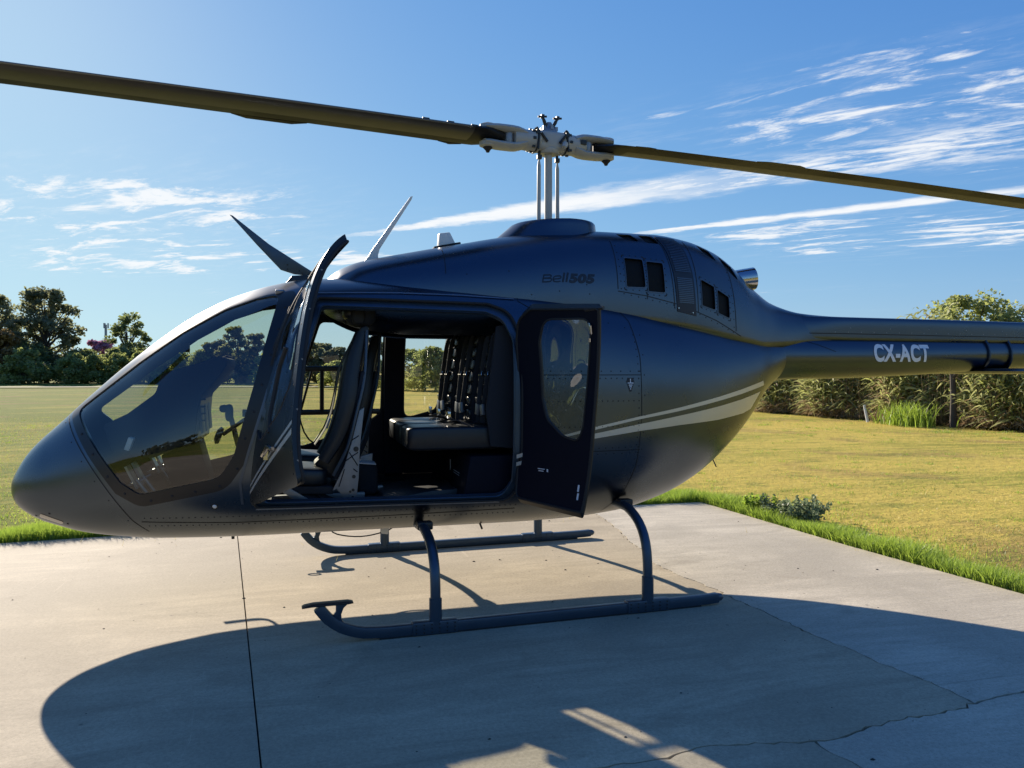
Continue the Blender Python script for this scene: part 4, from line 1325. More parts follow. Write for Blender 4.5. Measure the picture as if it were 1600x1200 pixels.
# ================================================================== CABIN
fl_x = np.linspace(-2.95, -.37, 22)
V = []; F = []
for x in fl_x:
    hw = BODY.half(x, .60)[0][1] - .045
    for y in (-hw, hw):
        V += [(x, y, .618), (x, y, .600)]
for i in range(len(fl_x) - 1):
    a = i * 4; b = a + 4
    F += [(a, b, b + 2, a + 2), (a + 1, a + 3, b + 3, b + 1), (a, a + 1, b + 1, b), (a + 2, b + 2, b + 3, a + 3)]
F += [(0, 2, 3, 1), (len(V) - 4, len(V) - 3, len(V) - 1, len(V) - 2)]
floor_ = mesh_obj('cabin_floor', V, F, FLOORM, heli)
sec_ = [(BODY.half(-.38, z)[0][1] - .040, z) for z in np.linspace(.52, 2.03, 26)]
ring = [(-y, z) for y, z in sec_] + [(y, z) for y, z in sec_[::-1]]
n_r = len(ring)
mesh_obj('cabin_bulkhead', [(-.40, y, z) for y, z in ring] + [(-.36, y, z) for y, z in ring],
         [tuple(range(n_r)), tuple(range(2 * n_r - 1, n_r - 1, -1))] + [(i, i + n_r, (i + 1) % n_r + n_r, (i + 1) % n_r) for i in range(n_r)], NAVY, heli)
mb = MB(); mb.prism([(-.80, .618), (-.40, .618), (-.40, .94), (-.74, .94)], -.62, .62); bb = mb.build('bench_box', NAVY, heli, bevel=.01)
for i in range(6):
    MB().box((-.768 - .0, -.28, .80 - i * .016), (.004, .20, .004)).build('placard', PAPER, bb)
MB().box((-.768, -.05, .80), (.004, .02, .12)).build('placard', PAPER, bb)
mb = MB(); mb.prism([(-1.25, 2.06), (-.45, 2.06), (-.45, 1.985), (-.60, 1.955), (-1.20, 1.975)], -.42, .42); mb.build('cabin_ceiling', NAVY, heli, bevel=.01)
BODY.patch('centre_pillar', NAVY, heli, poly=[(-1.17, .64), (-1.03, .64), (-1.02, 1.97), (-1.165, 1.97)], sides=(1,), off=-.034, thick=.05)

def seat(y):
    s = empty('pilot_seat', (.155 if y > 0 else 0, 0, 0), 0, heli)
    w_ = .46
    prof = [(-1.445, 1.775), (-1.462, 1.70), (-1.512, 1.53), (-1.550, 1.30), (-1.610, 1.10), (-1.68, .96), (-1.74, .90), (-1.60, .80), (-1.53, .97), (-1.475, 1.20), (-1.425, 1.52), (-1.385, 1.66), (-1.380, 1.79), (-1.41, 1.80)]
    V = []; F = []
    def wd(z): return np.interp(z, [.8, 1.3, 1.55, 1.72, 1.8], [.23, .235, .20, .13, .11])
    MB().prism(prof, y - .09, y + .09).build('backrest', LEATHER, s, bevel=.025)
    for sy in (-1, 1):
        mb = MB()
        for k in range(2):
            pr2 = [(x - .03 + (.012 if k else 0), z) for x, z in prof if z < 1.74]
        pts = smooth_path([(-1.425, y + sy * .09, 1.75), (-1.485, y + sy * .13, 1.56), (-1.525, y + sy * .175, 1.30), (-1.585, y + sy * .185, 1.10), (-1.68, y + sy * .19, .93)], 16)
        mb.tube(pts, [.026 + .012 * math.sin(math.pi * i / 15) for i in range(16)], 10, sq=(1.5, .9))
        mb.build('bolster', LEATHER, s)
        pts2 = smooth_path([(-1.40, y + sy * .11, 1.765), (-1.415, y + sy * .17, 1.50), (-1.475, y + sy * .215, 1.22), (-1.53, y + sy * .225, 1.02), (-1.62, y + sy * .225, .84)], 16)
        MB().tube(pts2, .010, 8).build('piping', LOUVRE, s)
    mb = MB(); mb.prism([(-1.50, 1.20), (-1.54, 1.0), (-1.62, .82), (-1.58, .80), (-1.49, 1.0), (-1.46, 1.20), (-1.415, 1.50), (-1.44, 1.50)], y - .185, y + .185); mb.build('back_shell', FABRIC, s, bevel=.01)
    mb = MB(); mb.cushion((-1.88, y, .840), (.46, w_, .12), .35, Matrix.Rotation(R(4), 3, 'Y')); mb.build('seat_cushion', LEATHER, s)
    mb = MB(); MB().cushion((-2.06, y - .11, .885), (.16, .19, .06), .4).build('thigh_pad', LEATHER, s); MB().cushion((-2.06, y + .11, .885), (.16, .19, .06), .4).build('thigh_pad', LEATHER, s)
    mb = MB(); mb.prism([(-2.1, .79), (-1.62, .77), (-1.62, .72), (-2.08, .74)], y - .21, y + .21); mb.build('seat_pan', FABRIC, s, bevel=.01)
    for sy in (-1, 1):
        yy = y + sy * .215
        mb = MB()
        mb.prism(([(-1.425, 1.27), (-1.452, 1.03), (-1.462, .82), (-1.478, .66), (-1.505, .66), (-1.52, .72), (-1.545, .685), (-1.60, .755), (-1.625, .745), (-1.55, .90), (-1.505, 1.05), (-1.455, 1.25)] if sy * y > 0 else [(-1.465, .90), (-1.478, .66), (-1.505, .66), (-1.52, .72), (-1.60, .755), (-1.55, .88)]), yy - .012, yy + .012)
        lg = mb.build('seat_leg', GREYMETAL, s, bevel=.003)
        MB().box((-1.70, yy, .645), (.62, .05, .035)).build('seat_rail', GREYMETAL, s, bevel=.006)
        mb = MB()
        if sy * y < 0: continue
        for cx, cz, r in ((-1.478, 1.005, .017), (-1.492, .83, .012), (-1.497, .745, .010), (-1.515, .735, .008), (-1.50, .70, .008)):
            mb.tube([(cx, yy - .0145, cz), (cx, yy + .0145, cz)], r, 12)
        mb.build('lightening_hole', DARKMETAL, lg)
        mb = MB()
        for a, b in (((-1.545, .93), (-1.465, .985)), ((-1.52, .985), (-1.468, .90)), ((-1.508, 1.06), (-1.46, 1.09)), ((-1.585, .77), (-1.55, .88)), ((-1.495, .88), (-1.47, .86))):
            mb.tube([(a[0], yy - .013, a[1]), (b[0], yy - .013, b[1])], .0035, 4)
        mb.build('leg_rib', DARKMETAL, lg)
        mb = MB(); mb.prism([(-2.0, .80), (-1.93, .80), (-1.72, .665), (-1.80, .655)], yy - .01, yy + .01); mb.build('seat_brace', GREYMETAL, s, bevel=.003)
    for sy in (-1, 1):
        mb = MB()
        pts = smooth_path([(-1.475, y + sy * .05, 1.72), (-1.575, y + sy * .07, 1.50), (-1.61, y + sy * .09, 1.30), (-1.66, y + sy * .11, 1.14), (-1.73, y + sy * .10, 1.03)], 14)
        mb.tube(pts, .024, 6, sq=(1, .18)); st_ = mb.build('shoulder_strap', WEB, s)
        mb = MB(); mb.box((-1.645, y + sy * .105, 1.165), (.014, .055, .07), Matrix.Rotation(R(18), 3, 'Y')); mb.build('buckle', GREYMETAL, st_, bevel=.003)
    return s
seat(-.36); seat(.36)

def turn(o, dx_):
    a = R(6); p = Vector((-.62, 0, 0))
    o.rotation_euler = (0, 0, a); o.location = p - Matrix.Rotation(a, 3, 'Z') @ p + Vector((dx_, 0, 0))
bench = empty('bench_seat', (0, 0, 0), 0, heli)
padm = None
for y in (-.385, 0.0, .385):
    MB().cushion((-.81, y, 1.055), (.68, .365, .16), .22).build('seat_cushion', LEATHER, bench)
    mb = MB(); mb.prism([(-.64, 1.08), (-.655, 1.15), (-.66, 1.27), (-.635, 1.50), (-.60, 1.72), (-.57, 1.80), (-.47, 1.81), (-.45, 1.75), (-.45, 1.06)], y - .178, y + .178)
    yo = -.075 * y
    br = mb.build('backrest', FABRIC, bench, bevel=.02); turn(br, yo)
    if padm is None:
        o = MB().cushion((0, 0, 0), (.030, .112, .080), .42, None, 8, 12).build('back_pad', PADM, br)
        padm = o.data; bpy.data.objects.remove(o)
    for r in range(7):
        z = 1.19 + r * .090
        x = np.interp(z, [1.08, 1.15, 1.27, 1.50, 1.72, 1.80], [-.645, -.66, -.665, -.64, -.605, -.575])
        for k in (-1.30, 0, 1.30):
            o = bpy.data.objects.new('back_pad', padm)
            o.location = (x + .006, y + k * .0915 * .95, z); o.rotation_euler = (0, R(10 if z > 1.3 else -12), 0)
            link(o, br)
    for sy in (-1, 1):
        pts = smooth_path([(-.55, y + sy * .06, 1.80), (-.612, y + sy * .062, 1.74), (-.648, y + sy * .065, 1.55), (-.675, y + sy * .06, 1.35), (-.688, y + sy * .045, 1.22), (-.69, y + sy * .05, 1.145)], 16)
        hs = MB().tube(pts, .019, 6, sq=(.16, 1)).build('harness_strap', WEB, bench); turn(hs, yo)
        mb = MB(); mb.box((-.695, y + sy * .052, 1.235), (.018, .055, .075), Matrix.Rotation(R(10 * sy), 3, 'X')); mb.build('buckle', GREYMETAL, hs, bevel=.004)
        mb = MB(); mb.tube([(-.664, y + sy * .065 - .02, 1.50), (-.668, y + sy * .065 - .03, 1.475), (-.668, y + sy * .065 + .03, 1.475), (-.664, y + sy * .065 + .02, 1.50)], .006, 6); mb.build('strap_ring', CHROME, hs)
    pts = smooth_path([(-.72, y - .15, 1.13), (-.80, y - .09, 1.17), (-.83, y - .01, 1.16), (-.80, y + .10, 1.155), (-.72, y + .15, 1.13)], 14)
    lb = MB().tube(pts, .022, 6, sq=(1, .2)).build('lap_belt', WEB, bench)
    mb = MB(); mb.box((-.842, y, 1.20), (.022, .06, .05)); mb.build('buckle', CHROME, lb, bevel=.005)
mb = MB(); mb.prism([(-.60, 1.0), (-.63, 1.25), (-.56, 1.80), (-.43, 1.82), (-.43, .98)], -.60, -.575); mb.build('side_panel', FABRIC, bench, bevel=.006)

# instrument panel and controls behind the windscreen
gs = MB().prism([(-3.00, 1.165), (-2.86, 1.235), (-2.70, 1.36), (-2.665, 1.475), (-2.60, 1.505), (-2.42, 1.560), (-2.345, 1.600), (-2.275, 1.585), (-2.270, 1.535), (-2.330, 1.450), (-2.425, 1.345), (-2.45, 1.25), (-2.47, 1.05), (-2.72, .95), (-2.95, 1.0)], -.30, .40).build('glare_shield', FABRIC, heli, bevel=.02)
MB().prism([(-2.66, 1.50), (-2.44, 1.575), (-2.335, 1.615), (-2.30, 1.605), (-2.42, 1.55), (-2.62, 1.48)], .40, .55).build('shield_hood', FABRIC, gs, bevel=.006)
ip = MB().prism([(-2.345, 1.44), (-2.43, 1.34), (-2.455, 1.05), (-2.475, 1.05), (-2.45, 1.35), (-2.36, 1.455)], -.28, .38).build('instrument_panel', DARKMETAL, heli)
for yy in (-.20, 0, .20):
    mb = MB(); mb.box((-2.435, yy, 1.20), (.012, .16, .20), Matrix.Rotation(R(-4), 3, 'Y')); mb.build('display', BLUEPRINT, ip, bevel=.004)
mb = MB()
for k in range(5): mb.tube([(-2.45, -.27, 1.36 - k * .045), (-2.405, -.275, 1.365 - k * .045)], .007, 6)
mb.build('knob', RUBBER, ip)
MB().prism([(-2.70, .95), (-2.47, 1.06), (-2.36, .64), (-2.60, .62)], -.12, .16).build('centre_console', NAVY, heli, bevel=.015)
mb = MB()
mb.tube(smooth_path([(-1.98, -.36, .70), (-2.06, -.36, .86), (-2.20, -.36, 1.02), (-2.22, -.36, 1.10), (-2.245, -.36, 1.205)], 14), .016, 8)
mb.cushion((-2.255, -.36, 1.235), (.05, .055, .11), .7); mb.cushion((-2.285, -.36, 1.262), (.06, .05, .05), .8)
mb.build('cyclic_stick', RUBBER, heli)
mb = MB(); mb.lathe([(.05, 0), (.058, .02), (.03, .035)], (-2.30, -.40, 1.09), Matrix.Rotation(R(-70), 3, 'Y'), 16); mb.tube([(-2.29, -.40, 1.10), (-2.15, -.42, 1.20)], .012, 8); mb.box((-2.14, -.42, 1.235), (.06, .05, .045)); mb.build('mirror', RUBBER, heli)
for yy in (-.46, -.27, .27, .46):
    mb = MB(); mb.box((-2.80, yy, .86), (.014, .10, .15), Matrix.Rotation(R(-25), 3, 'Y')); mb.tube([(-2.78, yy, .84), (-2.66, yy, .66)], .012, 8); mb.tube([(-2.84, yy - .05, .80), (-2.74, yy + .04, .84)], .008, 6); mb.build('pedal', GREYMETAL, heli)
mb = MB(); mb.box((-2.84, -.34, 1.05), (.03, .06, .08), Matrix.Rotation(R(20), 3, 'Y')); mb.build('card_holder', PAPER, heli, bevel=.004)
cps = MB().box((-2.545, -.13, 1.655), (.055, .06, .06)).build('compass', RUBBER, heli, bevel=.008)
MB().tube([(-2.575, -.13, 1.69), (-2.60, -.10, 1.76)], .010, 6).build('compass_bracket', RUBBER, cps)
mb = MB(); mb.tube(smooth_path([(-1.80, .10, 1.98), (-1.84, .3, 1.30), (-1.78, .34, 1.02), (-1.70, .30, .95)], 16), .006, 6); mb.build('headset_cord', RUBBER, heli)
mb = MB(); mb.prism([(-1.30, .618), (-1.27, .645), (-.95, .69), (-.62, .70), (-.55, .618)], -.40, .25); mb.build('floor_cover', FLOORM, floor_, bevel=.008)
mb = MB()
for (x, yy, l) in ((-1.95, -.60, .18), (-1.86, -.62, .22), (-1.80, -.55, .25), (-1.30, -.5, .30), (-1.15, -.58, .22)):
    mb.box((x, yy, .628), (l, .03, .018))
mb.build('tie_down_rail', GREYMETAL, floor_, bevel=.003)

# loose things in the cabin
hm = tag(empty('flight_helmet', (-1.43, -.36, 1.84)), 'dark flight helmet hung above the near pilot seat headrest', 'helmet')
MB().cushion((0, 0, .095), (.22, .20, .21), .85, None, 16, 24).build('shell', FABRIC, hm)
MB().cushion((-.02, -.088, .06), (.09, .05, .11), .7).build('ear_cup', RUBBER, hm); MB().cushion((-.02, .088, .06), (.09, .05, .11), .7).build('ear_cup', RUBBER, hm)
MB().cushion((-.075, 0, .085), (.09, .17, .09), .7).build('visor', BLACKPAINT, hm)
bg_ = tag(empty('bag', (-1.68, -.50, .658)), 'black cloth bag slumped on the cabin floor behind the open front door', 'bag')
mb = MB()
V = []; F = []
for i in range(9):
    for j in range(13):
        a = 2 * math.pi * j / 13; t = i / 8
        r = (1 - .75 * t**2) * (1 + .12 * math.sin(3 * a + 2 * t) + .07 * math.sin(5 * a - 3 * t))
        V.append((.15 * r * math.cos(a) - .10 * t, .085 * r * math.sin(a), .125 * t + .012 * math.sin(4 * a + t * 5) * t))
for i in range(8):
    for j in range(13):
        F.append((i * 13 + j, i * 13 + (j + 1) % 13, (i + 1) * 13 + (j + 1) % 13, (i + 1) * 13 + j))
F.append(tuple(8 * 13 + j for j in range(13)))
mesh_obj('bag_body', V, F, FABRIC, bg_, sharp=60)
MB().tube(smooth_path([(-.16, .0, .10), (-.10, -.04, .135), (.02, -.05, .06), (.12, -.07, .012)], 12), .016, 6, sq=(1, .2)).build('bag_strap', WEB, bg_)
bx = tag(empty('pouch', (-1.36, .05, .658)), 'dark pouch with a white card on top standing behind the pilot seat', 'pouch')
MB().cushion((0, 0, .11), (.15, .22, .22), .4).build('pouch_body', FABRIC, bx)
MB().box((0, 0, .225), (.12, .16, .008), Matrix.Rotation(R(6), 3, 'Y')).build('card', PAPER, bx)
# ================================================================== GROUND
n = 60
gx_ = np.concatenate([-np.geomspace(6000, 40, 12), np.linspace(-34, 40, 38), np.geomspace(46, 6000, 12)])
gy_ = np.concatenate([-np.geomspace(6000, 30, 12), np.linspace(-24, 60, 42), np.geomspace(66, 6000, 14)])
V = []; F = []
for y in gy_:
    for x in gx_:
        near = max(0, 1 - max(0, math.hypot(x, y) - 14) / 10)
        h = -.035
        if math.hypot(x, y) > 14: h += .05 * math.sin(x * .21 + 1.2) * math.sin(y * .17) * min(1, (math.hypot(x, y) - 14) / 10) - .02 * min(1, (math.hypot(x, y) - 14) / 10)
        V.append((x, y, h))
nx = len(gx_)
for j in range(len(gy_) - 1):
    for i in range(nx - 1):
        F.append((j * nx + i, j * nx + i + 1, (j + 1) * nx + i + 1, (j + 1) * nx + i))
tag(mesh_obj('field', V, F, FIELD), kind='structure')
def sheet(name, poly, z, m):
    return tag(mesh_obj(name, [(x, y, z) for x, y in poly], [tuple(range(len(poly)))], m), kind='structure')
sheet('track', [(-40, 79.5), (-10, 73.5), (2, 71.5), (2.3, 73.4), (-10, 75.6), (-40, 82.3)], .03, TRACKM)

# concrete pad: separately poured slabs with open joints
pad = tag(empty('pad', (0, 0, -.03)), kind='structure')
def gs_(p): return (-1.815 + (p[0] + 1.815) * 1.0275, -5.556 + (p[1] + 5.556) * 1.0275)
BASE = [(-9, 1.75), (-4.33, 2.06), (-3.47, 2.13), (1.77, 2.35), (2.60, 2.34), (2.72, 0), (2.88, -1.6), (3.35, -9), (-9, -9)]
tag(mesh_obj('pad_base', [(*gs_(p), .004) for p in BASE], [tuple(range(len(BASE)))], DIRT, pad), kind='structure')
def jag(pts, amp, step=.035, seed=0):
    r = np.random.default_rng(seed); out = []
    for a, b in zip(pts[:-1], pts[1:]):
        a = np.array(a); b = np.array(b); L = np.linalg.norm(b - a); k = max(1, int(L / step)); nn = np.array((-(b - a)[1], (b - a)[0])) / L
        o = 0
        for i in range(k):
            out.append(tuple(a + (b - a) * i / k + nn * (o + r.normal(0, amp * .45))))
            o = .80 * o + r.normal(0, amp)
    out.append(tuple(pts[-1]))
    return out
saw = [(-2.41, 2.15), (-2.37, 1.78), (-1.97, -2.5), (-1.935, -2.91)]
saw2 = [(-1.935, -2.91), (-1.40, -9)]
crk = jag([(1.20, 2.33), (1.09, 1.2), (.84, -.06), (.91, -.97), (1.11, -2.79)], .007, seed=3)
front = jag([(-1.935, -2.91), (-.67, -2.86), (-.27, -2.815), (.19, -2.905), (1.11, -2.79)], .008, seed=5)
frontr = jag([(1.11, -2.79), (1.42, -2.75), (2.98, -2.52)], .003, seed=6)
lower = jag([(.19, -2.905), (.23, -3.3), (.9, -9)], .006, seed=8)
k19 = min(range(len(front)), key=lambda i: abs(front[i][0] - .19))
lower[0] = front[k19]
slabs = [
    ([(-9, 1.75), (-4.33, 2.06), (-3.47, 2.13)] + saw[:-1] + saw2 + [(-9, -9)], CONC_A),
    ([(-2.41, 2.175), (1.20, 2.33)] + crk[1:] + front[::-1][1:-1] + saw[::-1][:-1], CONC_B),
    ([(1.20, 2.33), (1.77, 2.35), (2.60, 2.34), (2.72, 0), (2.88, -1.6), (2.98, -2.52)] + frontr[::-1][1:] + crk[::-1][1:-1], CONC_C),
    (front[:k19 + 1] + lower[1:] + [(-1.40, -9)], CONC_A),
    (front[k19:] + frontr[1:] + [(3.35, -9)] + lower[::-1][:-1], CONC_C),
]
def inset(poly, d, seed):
    r = np.random.default_rng(seed)
    P = np.array(poly); nP = len(P)
    A = 0.5 * np.sum(P[:, 0] * np.roll(P[:, 1], -1) - np.roll(P[:, 0], -1) * P[:, 1])
    out = []
    for i in range(nP):
        a = P[i] - P[i - 1]; b = P[(i + 1) % nP] - P[i]
        t = a / (np.linalg.norm(a) + 1e-9) + b / (np.linalg.norm(b) + 1e-9)
        t /= np.linalg.norm(t) + 1e-9
        nn = np.array((-t[1], t[0])) * (1 if A > 0 else -1)
        out.append(tuple(P[i] + nn * d * (r.uniform(.35, 1.3) if r.uniform() < .85 else r.uniform(1.2, 2.6))))
    return out
for i, (poly, m) in enumerate(slabs):
    p = inset([gs_(q) for q in poly], (.0045, .0055, .0055, .005, .005)[i], i)
    bm = bmesh.new()
    vs = [bm.verts.new((x, y, .030)) for x, y in p]
    f = bm.faces.new(vs)
    if f.normal.z < 0: f.normal_flip()
    f.normal_update()
    if f.normal.z < 0: bmesh.ops.reverse_faces(bm, faces=[f])
    r = bmesh.ops.extrude_face_region(bm, geom=[f])
    for v in [g for g in r['geom'] if isinstance(g, bmesh.types.BMVert)]: v.co.z = -.06
    bmesh.ops.recalc_face_normals(bm, faces=bm.faces)
    bmesh.ops.triangulate(bm, faces=[f for f in bm.faces if len(f.verts) > 4])
    me = bpy.data.meshes.new('slab'); bm.to_mesh(me); bm.free(); me.materials.append(m)
    o = link(bpy.data.objects.new('slab', me), pad)

# grit and crumbs lying on the pad
V = []; F = []
for k in range(420):
    x = rng.uniform(-5, 2.6); y = rng.uniform(-4, 2)
    s = rng.choice([.0022, .003, .0045, .008], p=[.5, .3, .15, .05]) * rng.uniform(.7, 1.3)
    b = len(V); r0 = rng.uniform(0, 6)
    for a in range(5): V.append((x + s * 1.5 * math.cos(r0 + a * 1.257), y + s * math.sin(r0 + a * 1.257), .001))
    V.append((x, y, s * .9))
    F += [(b + a, b + (a + 1) % 5, b + 5) for a in range(5)]
tag(mesh_obj('grit', V, F, principled('grit', (.045, .04, .03), .9)), 'dark grit and crumbs scattered over the concrete', kind='stuff')

# ------------------------------------------------------------------ grass
def blades(name, pos, h, wd, lean, m, label, seg=2, dirs=None):
    N = len(pos)
    an = rng.uniform(0, 2 * math.pi, N); la = rng.uniform(0, 2 * math.pi, N)
    ln = rng.uniform(.15, 1, N) * lean
    H = h * rng.uniform(.55, 1.15, N) if np.isscalar(h) else h * rng.uniform(.7, 1.15, N)
    ts = np.linspace(0, 1, seg + 1)
    sx = np.cos(an); sy = np.sin(an)
    rows = []
    for t in ts:
        cx = pos[:, 0] + np.cos(la) * ln * H * t**1.8
        cy = pos[:, 1] + np.sin(la) * ln * H * t**1.8
        cz = pos[:, 2] + H * t * (1 - .18 * ln * t)
        ww = wd * (1 - t**1.6) * .5 + wd * .03
        rows.append((cx - sx * ww, cy - sy * ww, cz)); rows.append((cx + sx * ww, cy + sy * ww, cz))
    Vv = np.stack([np.stack(r, 1) for r in rows], 1).reshape(-1, 3)
    k = 2 * (seg + 1)
    base = (np.arange(N) * k)[:, None]
    quads = np.concatenate([base + np.array([2 * i, 2 * i + 1, 2 * i + 3, 2 * i + 2])[None] for i in range(seg)], 0)
    return tag(soup(name, Vv, quads, m), label, kind='stuff')
def along(path, wid, n_, bias=1.5, z=-.03):
    P = np.array(path); d = np.r_[0, np.cumsum(np.linalg.norm(np.diff(P, axis=0), axis=1))]
    t = rng.uniform(0, d[-1], n_)
    x = np.interp(t, d, P[:, 0]); y = np.interp(t, d, P[:, 1])
    i = np.clip(np.searchsorted(d, t) - 1, 0, len(P) - 2)
    T = (P[i + 1] - P[i]); T /= np.linalg.norm(T, axis=1, keepdims=True)
    nn = np.stack([-T[:, 1], T[:, 0]], 1)
    clump = .5 + .5 * np.sin(t * 5.1) * np.sin(t * 2.3 + 1) 
    o = rng.uniform(0, 1, n_)**bias * wid * (.7 + .6 * clump)
    return np.stack([x + nn[:, 0] * o, y + nn[:, 1] * o, np.full(n_, z)], 1), o, clump
edge_r = [(3.2, -6.5), (2.89, -1.6), (2.73, 0), (2.61, 2.35)]
edge_r2 = [(a, b) for a, b in edge_r]
P1, o1, c1 = along([gs_(p) for p in edge_r[::-1]], .34, 30000, 1.3)
blades('green_grass', P1, .15 * (.65 + .55 * c1) * (1.12 - .9 * o1), .007, .75, GRASS_GREEN, 'strip of taller bright green grass along the right pad edge')
P2, o2, c2 = along([gs_(p) for p in ((2.75, 2.36), (1.77, 2.37), (-3.47, 2.15), (-4.33, 2.08), (-8.5, 1.78))][::-1], .55, 42000, 1.2)
blades('green_grass', P2, .15 * (.7 + .5 * c2) * (1.1 - .8 * o2), .008, .75, GRASS_GREEN, 'strip of taller green grass along the far pad edge')
P4, o4, c4 = along([gs_(p) for p in edge_r[::-1]], 1.4, 9000, 2.2)
blades('ragged_grass', P4, .085 * (.5 + .8 * c4) * np.clip(1.1 - .6 * o4, .2, 1), .006, 1.0, GRASS_GREEN, 'ragged green grass thinning out from the pad edge into the dry turf')
P5, o5, c5 = along([gs_(p) for p in ((2.75, 2.38), (-3.47, 2.17), (-8.5, 1.80))][::-1], 2.4, 12000, 1.8)
blades('ragged_grass', P5, .085 * (.5 + .8 * c5) * np.clip(1.1 - .35 * o5, .2, 1), .006, 1.0, GRASS_GREEN, 'ragged green grass spreading from the far pad edge into the field')
P6, o6, c6 = along([gs_(p) for p in edge_r[::-1]], .16, 1500, 1.0)
P6[:, 0] -= .10
blades('edge_tufts', P6[c6 > .55], .05, .005, 1.4, GRASS_DRY, 'dry tufts creeping over the right pad edge')
# short mown turf, thinning with distance
N0 = 90000
dd = rng.uniform(5.2**.5, 30**.5, N0)**2
aa = rng.uniform(-.78, .78, N0)
fx = CAM.x + dd * (aa * math.cos(YAW) + math.sin(YAW)); fy = CAM.y + dd * (-aa * math.sin(YAW) + math.cos(YAW))
edgex = np.interp(fy, [-9, -1.6, 0, 2.34], [3.49, 3.01, 2.85, 2.73])
ok = (fy > np.interp(fx, [-9, -4.4, -3.5, 1.87, 3], [2.0, 2.32, 2.40, 2.62, 2.65])) | (fx > edgex + .03)
P3 = np.stack([fx, fy, np.full(N0, -.045)], 1)[ok]
cl_ = np.sin(P3[:, 0] * 1.1 + np.sin(P3[:, 1] * .7) * 2) * np.sin(P3[:, 1] * .9 + 2) * .5 + .5
isg = rng.uniform(0, 1, len(P3)) < (.18 + .35 * (cl_ > .62) + .25 * (P3[:, 0] < 0))
blades('dry_turf', P3[~isg], .032, .008, 1.5, GRASS_DRY, 'short dry yellow turf of the field', seg=2)
blades('green_turf', P3[isg], .034, .008, 1.4, GRASS_GREEN, 'green blades growing through the dry turf', seg=2)

N7 = 700
d7 = rng.uniform(7, 32, N7); a7 = rng.uniform(-.75, .75, N7)
x7 = CAM.x + d7 * (a7 * math.cos(YAW) + math.sin(YAW)); y7 = CAM.y + d7 * (-a7 * math.sin(YAW) + math.cos(YAW))
k7 = (y7 > 2.8) | (x7 > 3.2)
c7 = np.repeat(np.stack([x7, y7], 1)[k7], 34, 0)
r7 = np.repeat(rng.uniform(.03, .16, k7.sum()), 34)
P7 = np.concatenate([c7 + rng.normal(0, 1, c7.shape) * r7[:, None], np.full((len(c7), 1), -.05)], 1)
blades('turf_clumps', P7, .055, .008, 1.3, GRASS_GREEN, 'scattered greener clumps standing out of the mown turf')
P8 = np.concatenate([c7[::3] + rng.normal(0, 1, c7[::3].shape) * .9, np.full((len(c7[::3]), 1), -.05)], 1)
blades('dry_stalks', P8, .11, .004, .9, GRASS_DRY, 'thin dry stalks scattered over the turf')

# ------------------------------------------------------------------ vegetation builders
def leaf_soup(C, size, flat=.35, elong=1.5, droop=0.0):
    """one leaf quad (a bent diamond) per row of C"""
    N = len(C)
    u = rng.normal(size=(N, 3)); u[:, 2] *= .6; u[:, 2] -= droop
    u /= np.linalg.norm(u, axis=1, keepdims=True)
    v = rng.normal(size=(N, 3)); v -= u * (v * u).sum(1, keepdims=True); v /= np.linalg.norm(v, axis=1, keepdims=True)
    s = size * rng.uniform(.6, 1.3, (N, 1))
    A = C - u * s * elong / 2; B = C + v * s * .5; D_ = C + u * s * elong / 2; E_ = C - v * s * .5
    V = np.stack([A, B, D_, E_], 1).reshape(-1, 3)
    Fq = (np.arange(N) * 4)[:, None] + np.arange(4)[None]
    return V, Fq
def crown_points(h, w, base, nclump, nleaf, shape, csz=1.0):
    pts = []; cen = []
    for k in range(nclump):
        t = rng.uniform(0, 1)
        if shape == 'tall':
            z = base + (h - base) * (.06 + .90 * t); rad = w / 2 * (.35 + .65 * math.sin(math.pi * min(1, .22 + .72 * t))) * (.85 if t > .6 else 1)
        elif shape == 'round':
            z = base + (h - base) * (.06 + .88 * t); rad = w / 2 * math.sqrt(max(.05, 1 - (2 * t - .85)**2 / 1.5))
        else:
            z = base + (h - base) * (.05 + .85 * t); rad = w / 2 * math.sqrt(max(.08, 1 - t**2.2))
        a = rng.uniform(0, 2 * math.pi); rr = rad * rng.uniform(.25, 1)**.6
        c = np.array((rr * math.cos(a), rr * math.sin(a), z)); cen.append(c)
        s = w * csz * rng.uniform(.09, .19) * (1.0 if shape != 'low' else 1.15)
        d = rng.normal(size=(nleaf, 3)); d /= np.linalg.norm(d, axis=1, keepdims=True)
        d *= (rng.uniform(0, 1, (nleaf, 1))**.45) * s
        d[:, 2] *= .75
        pts.append(c + d)
    return np.concatenate(pts), cen
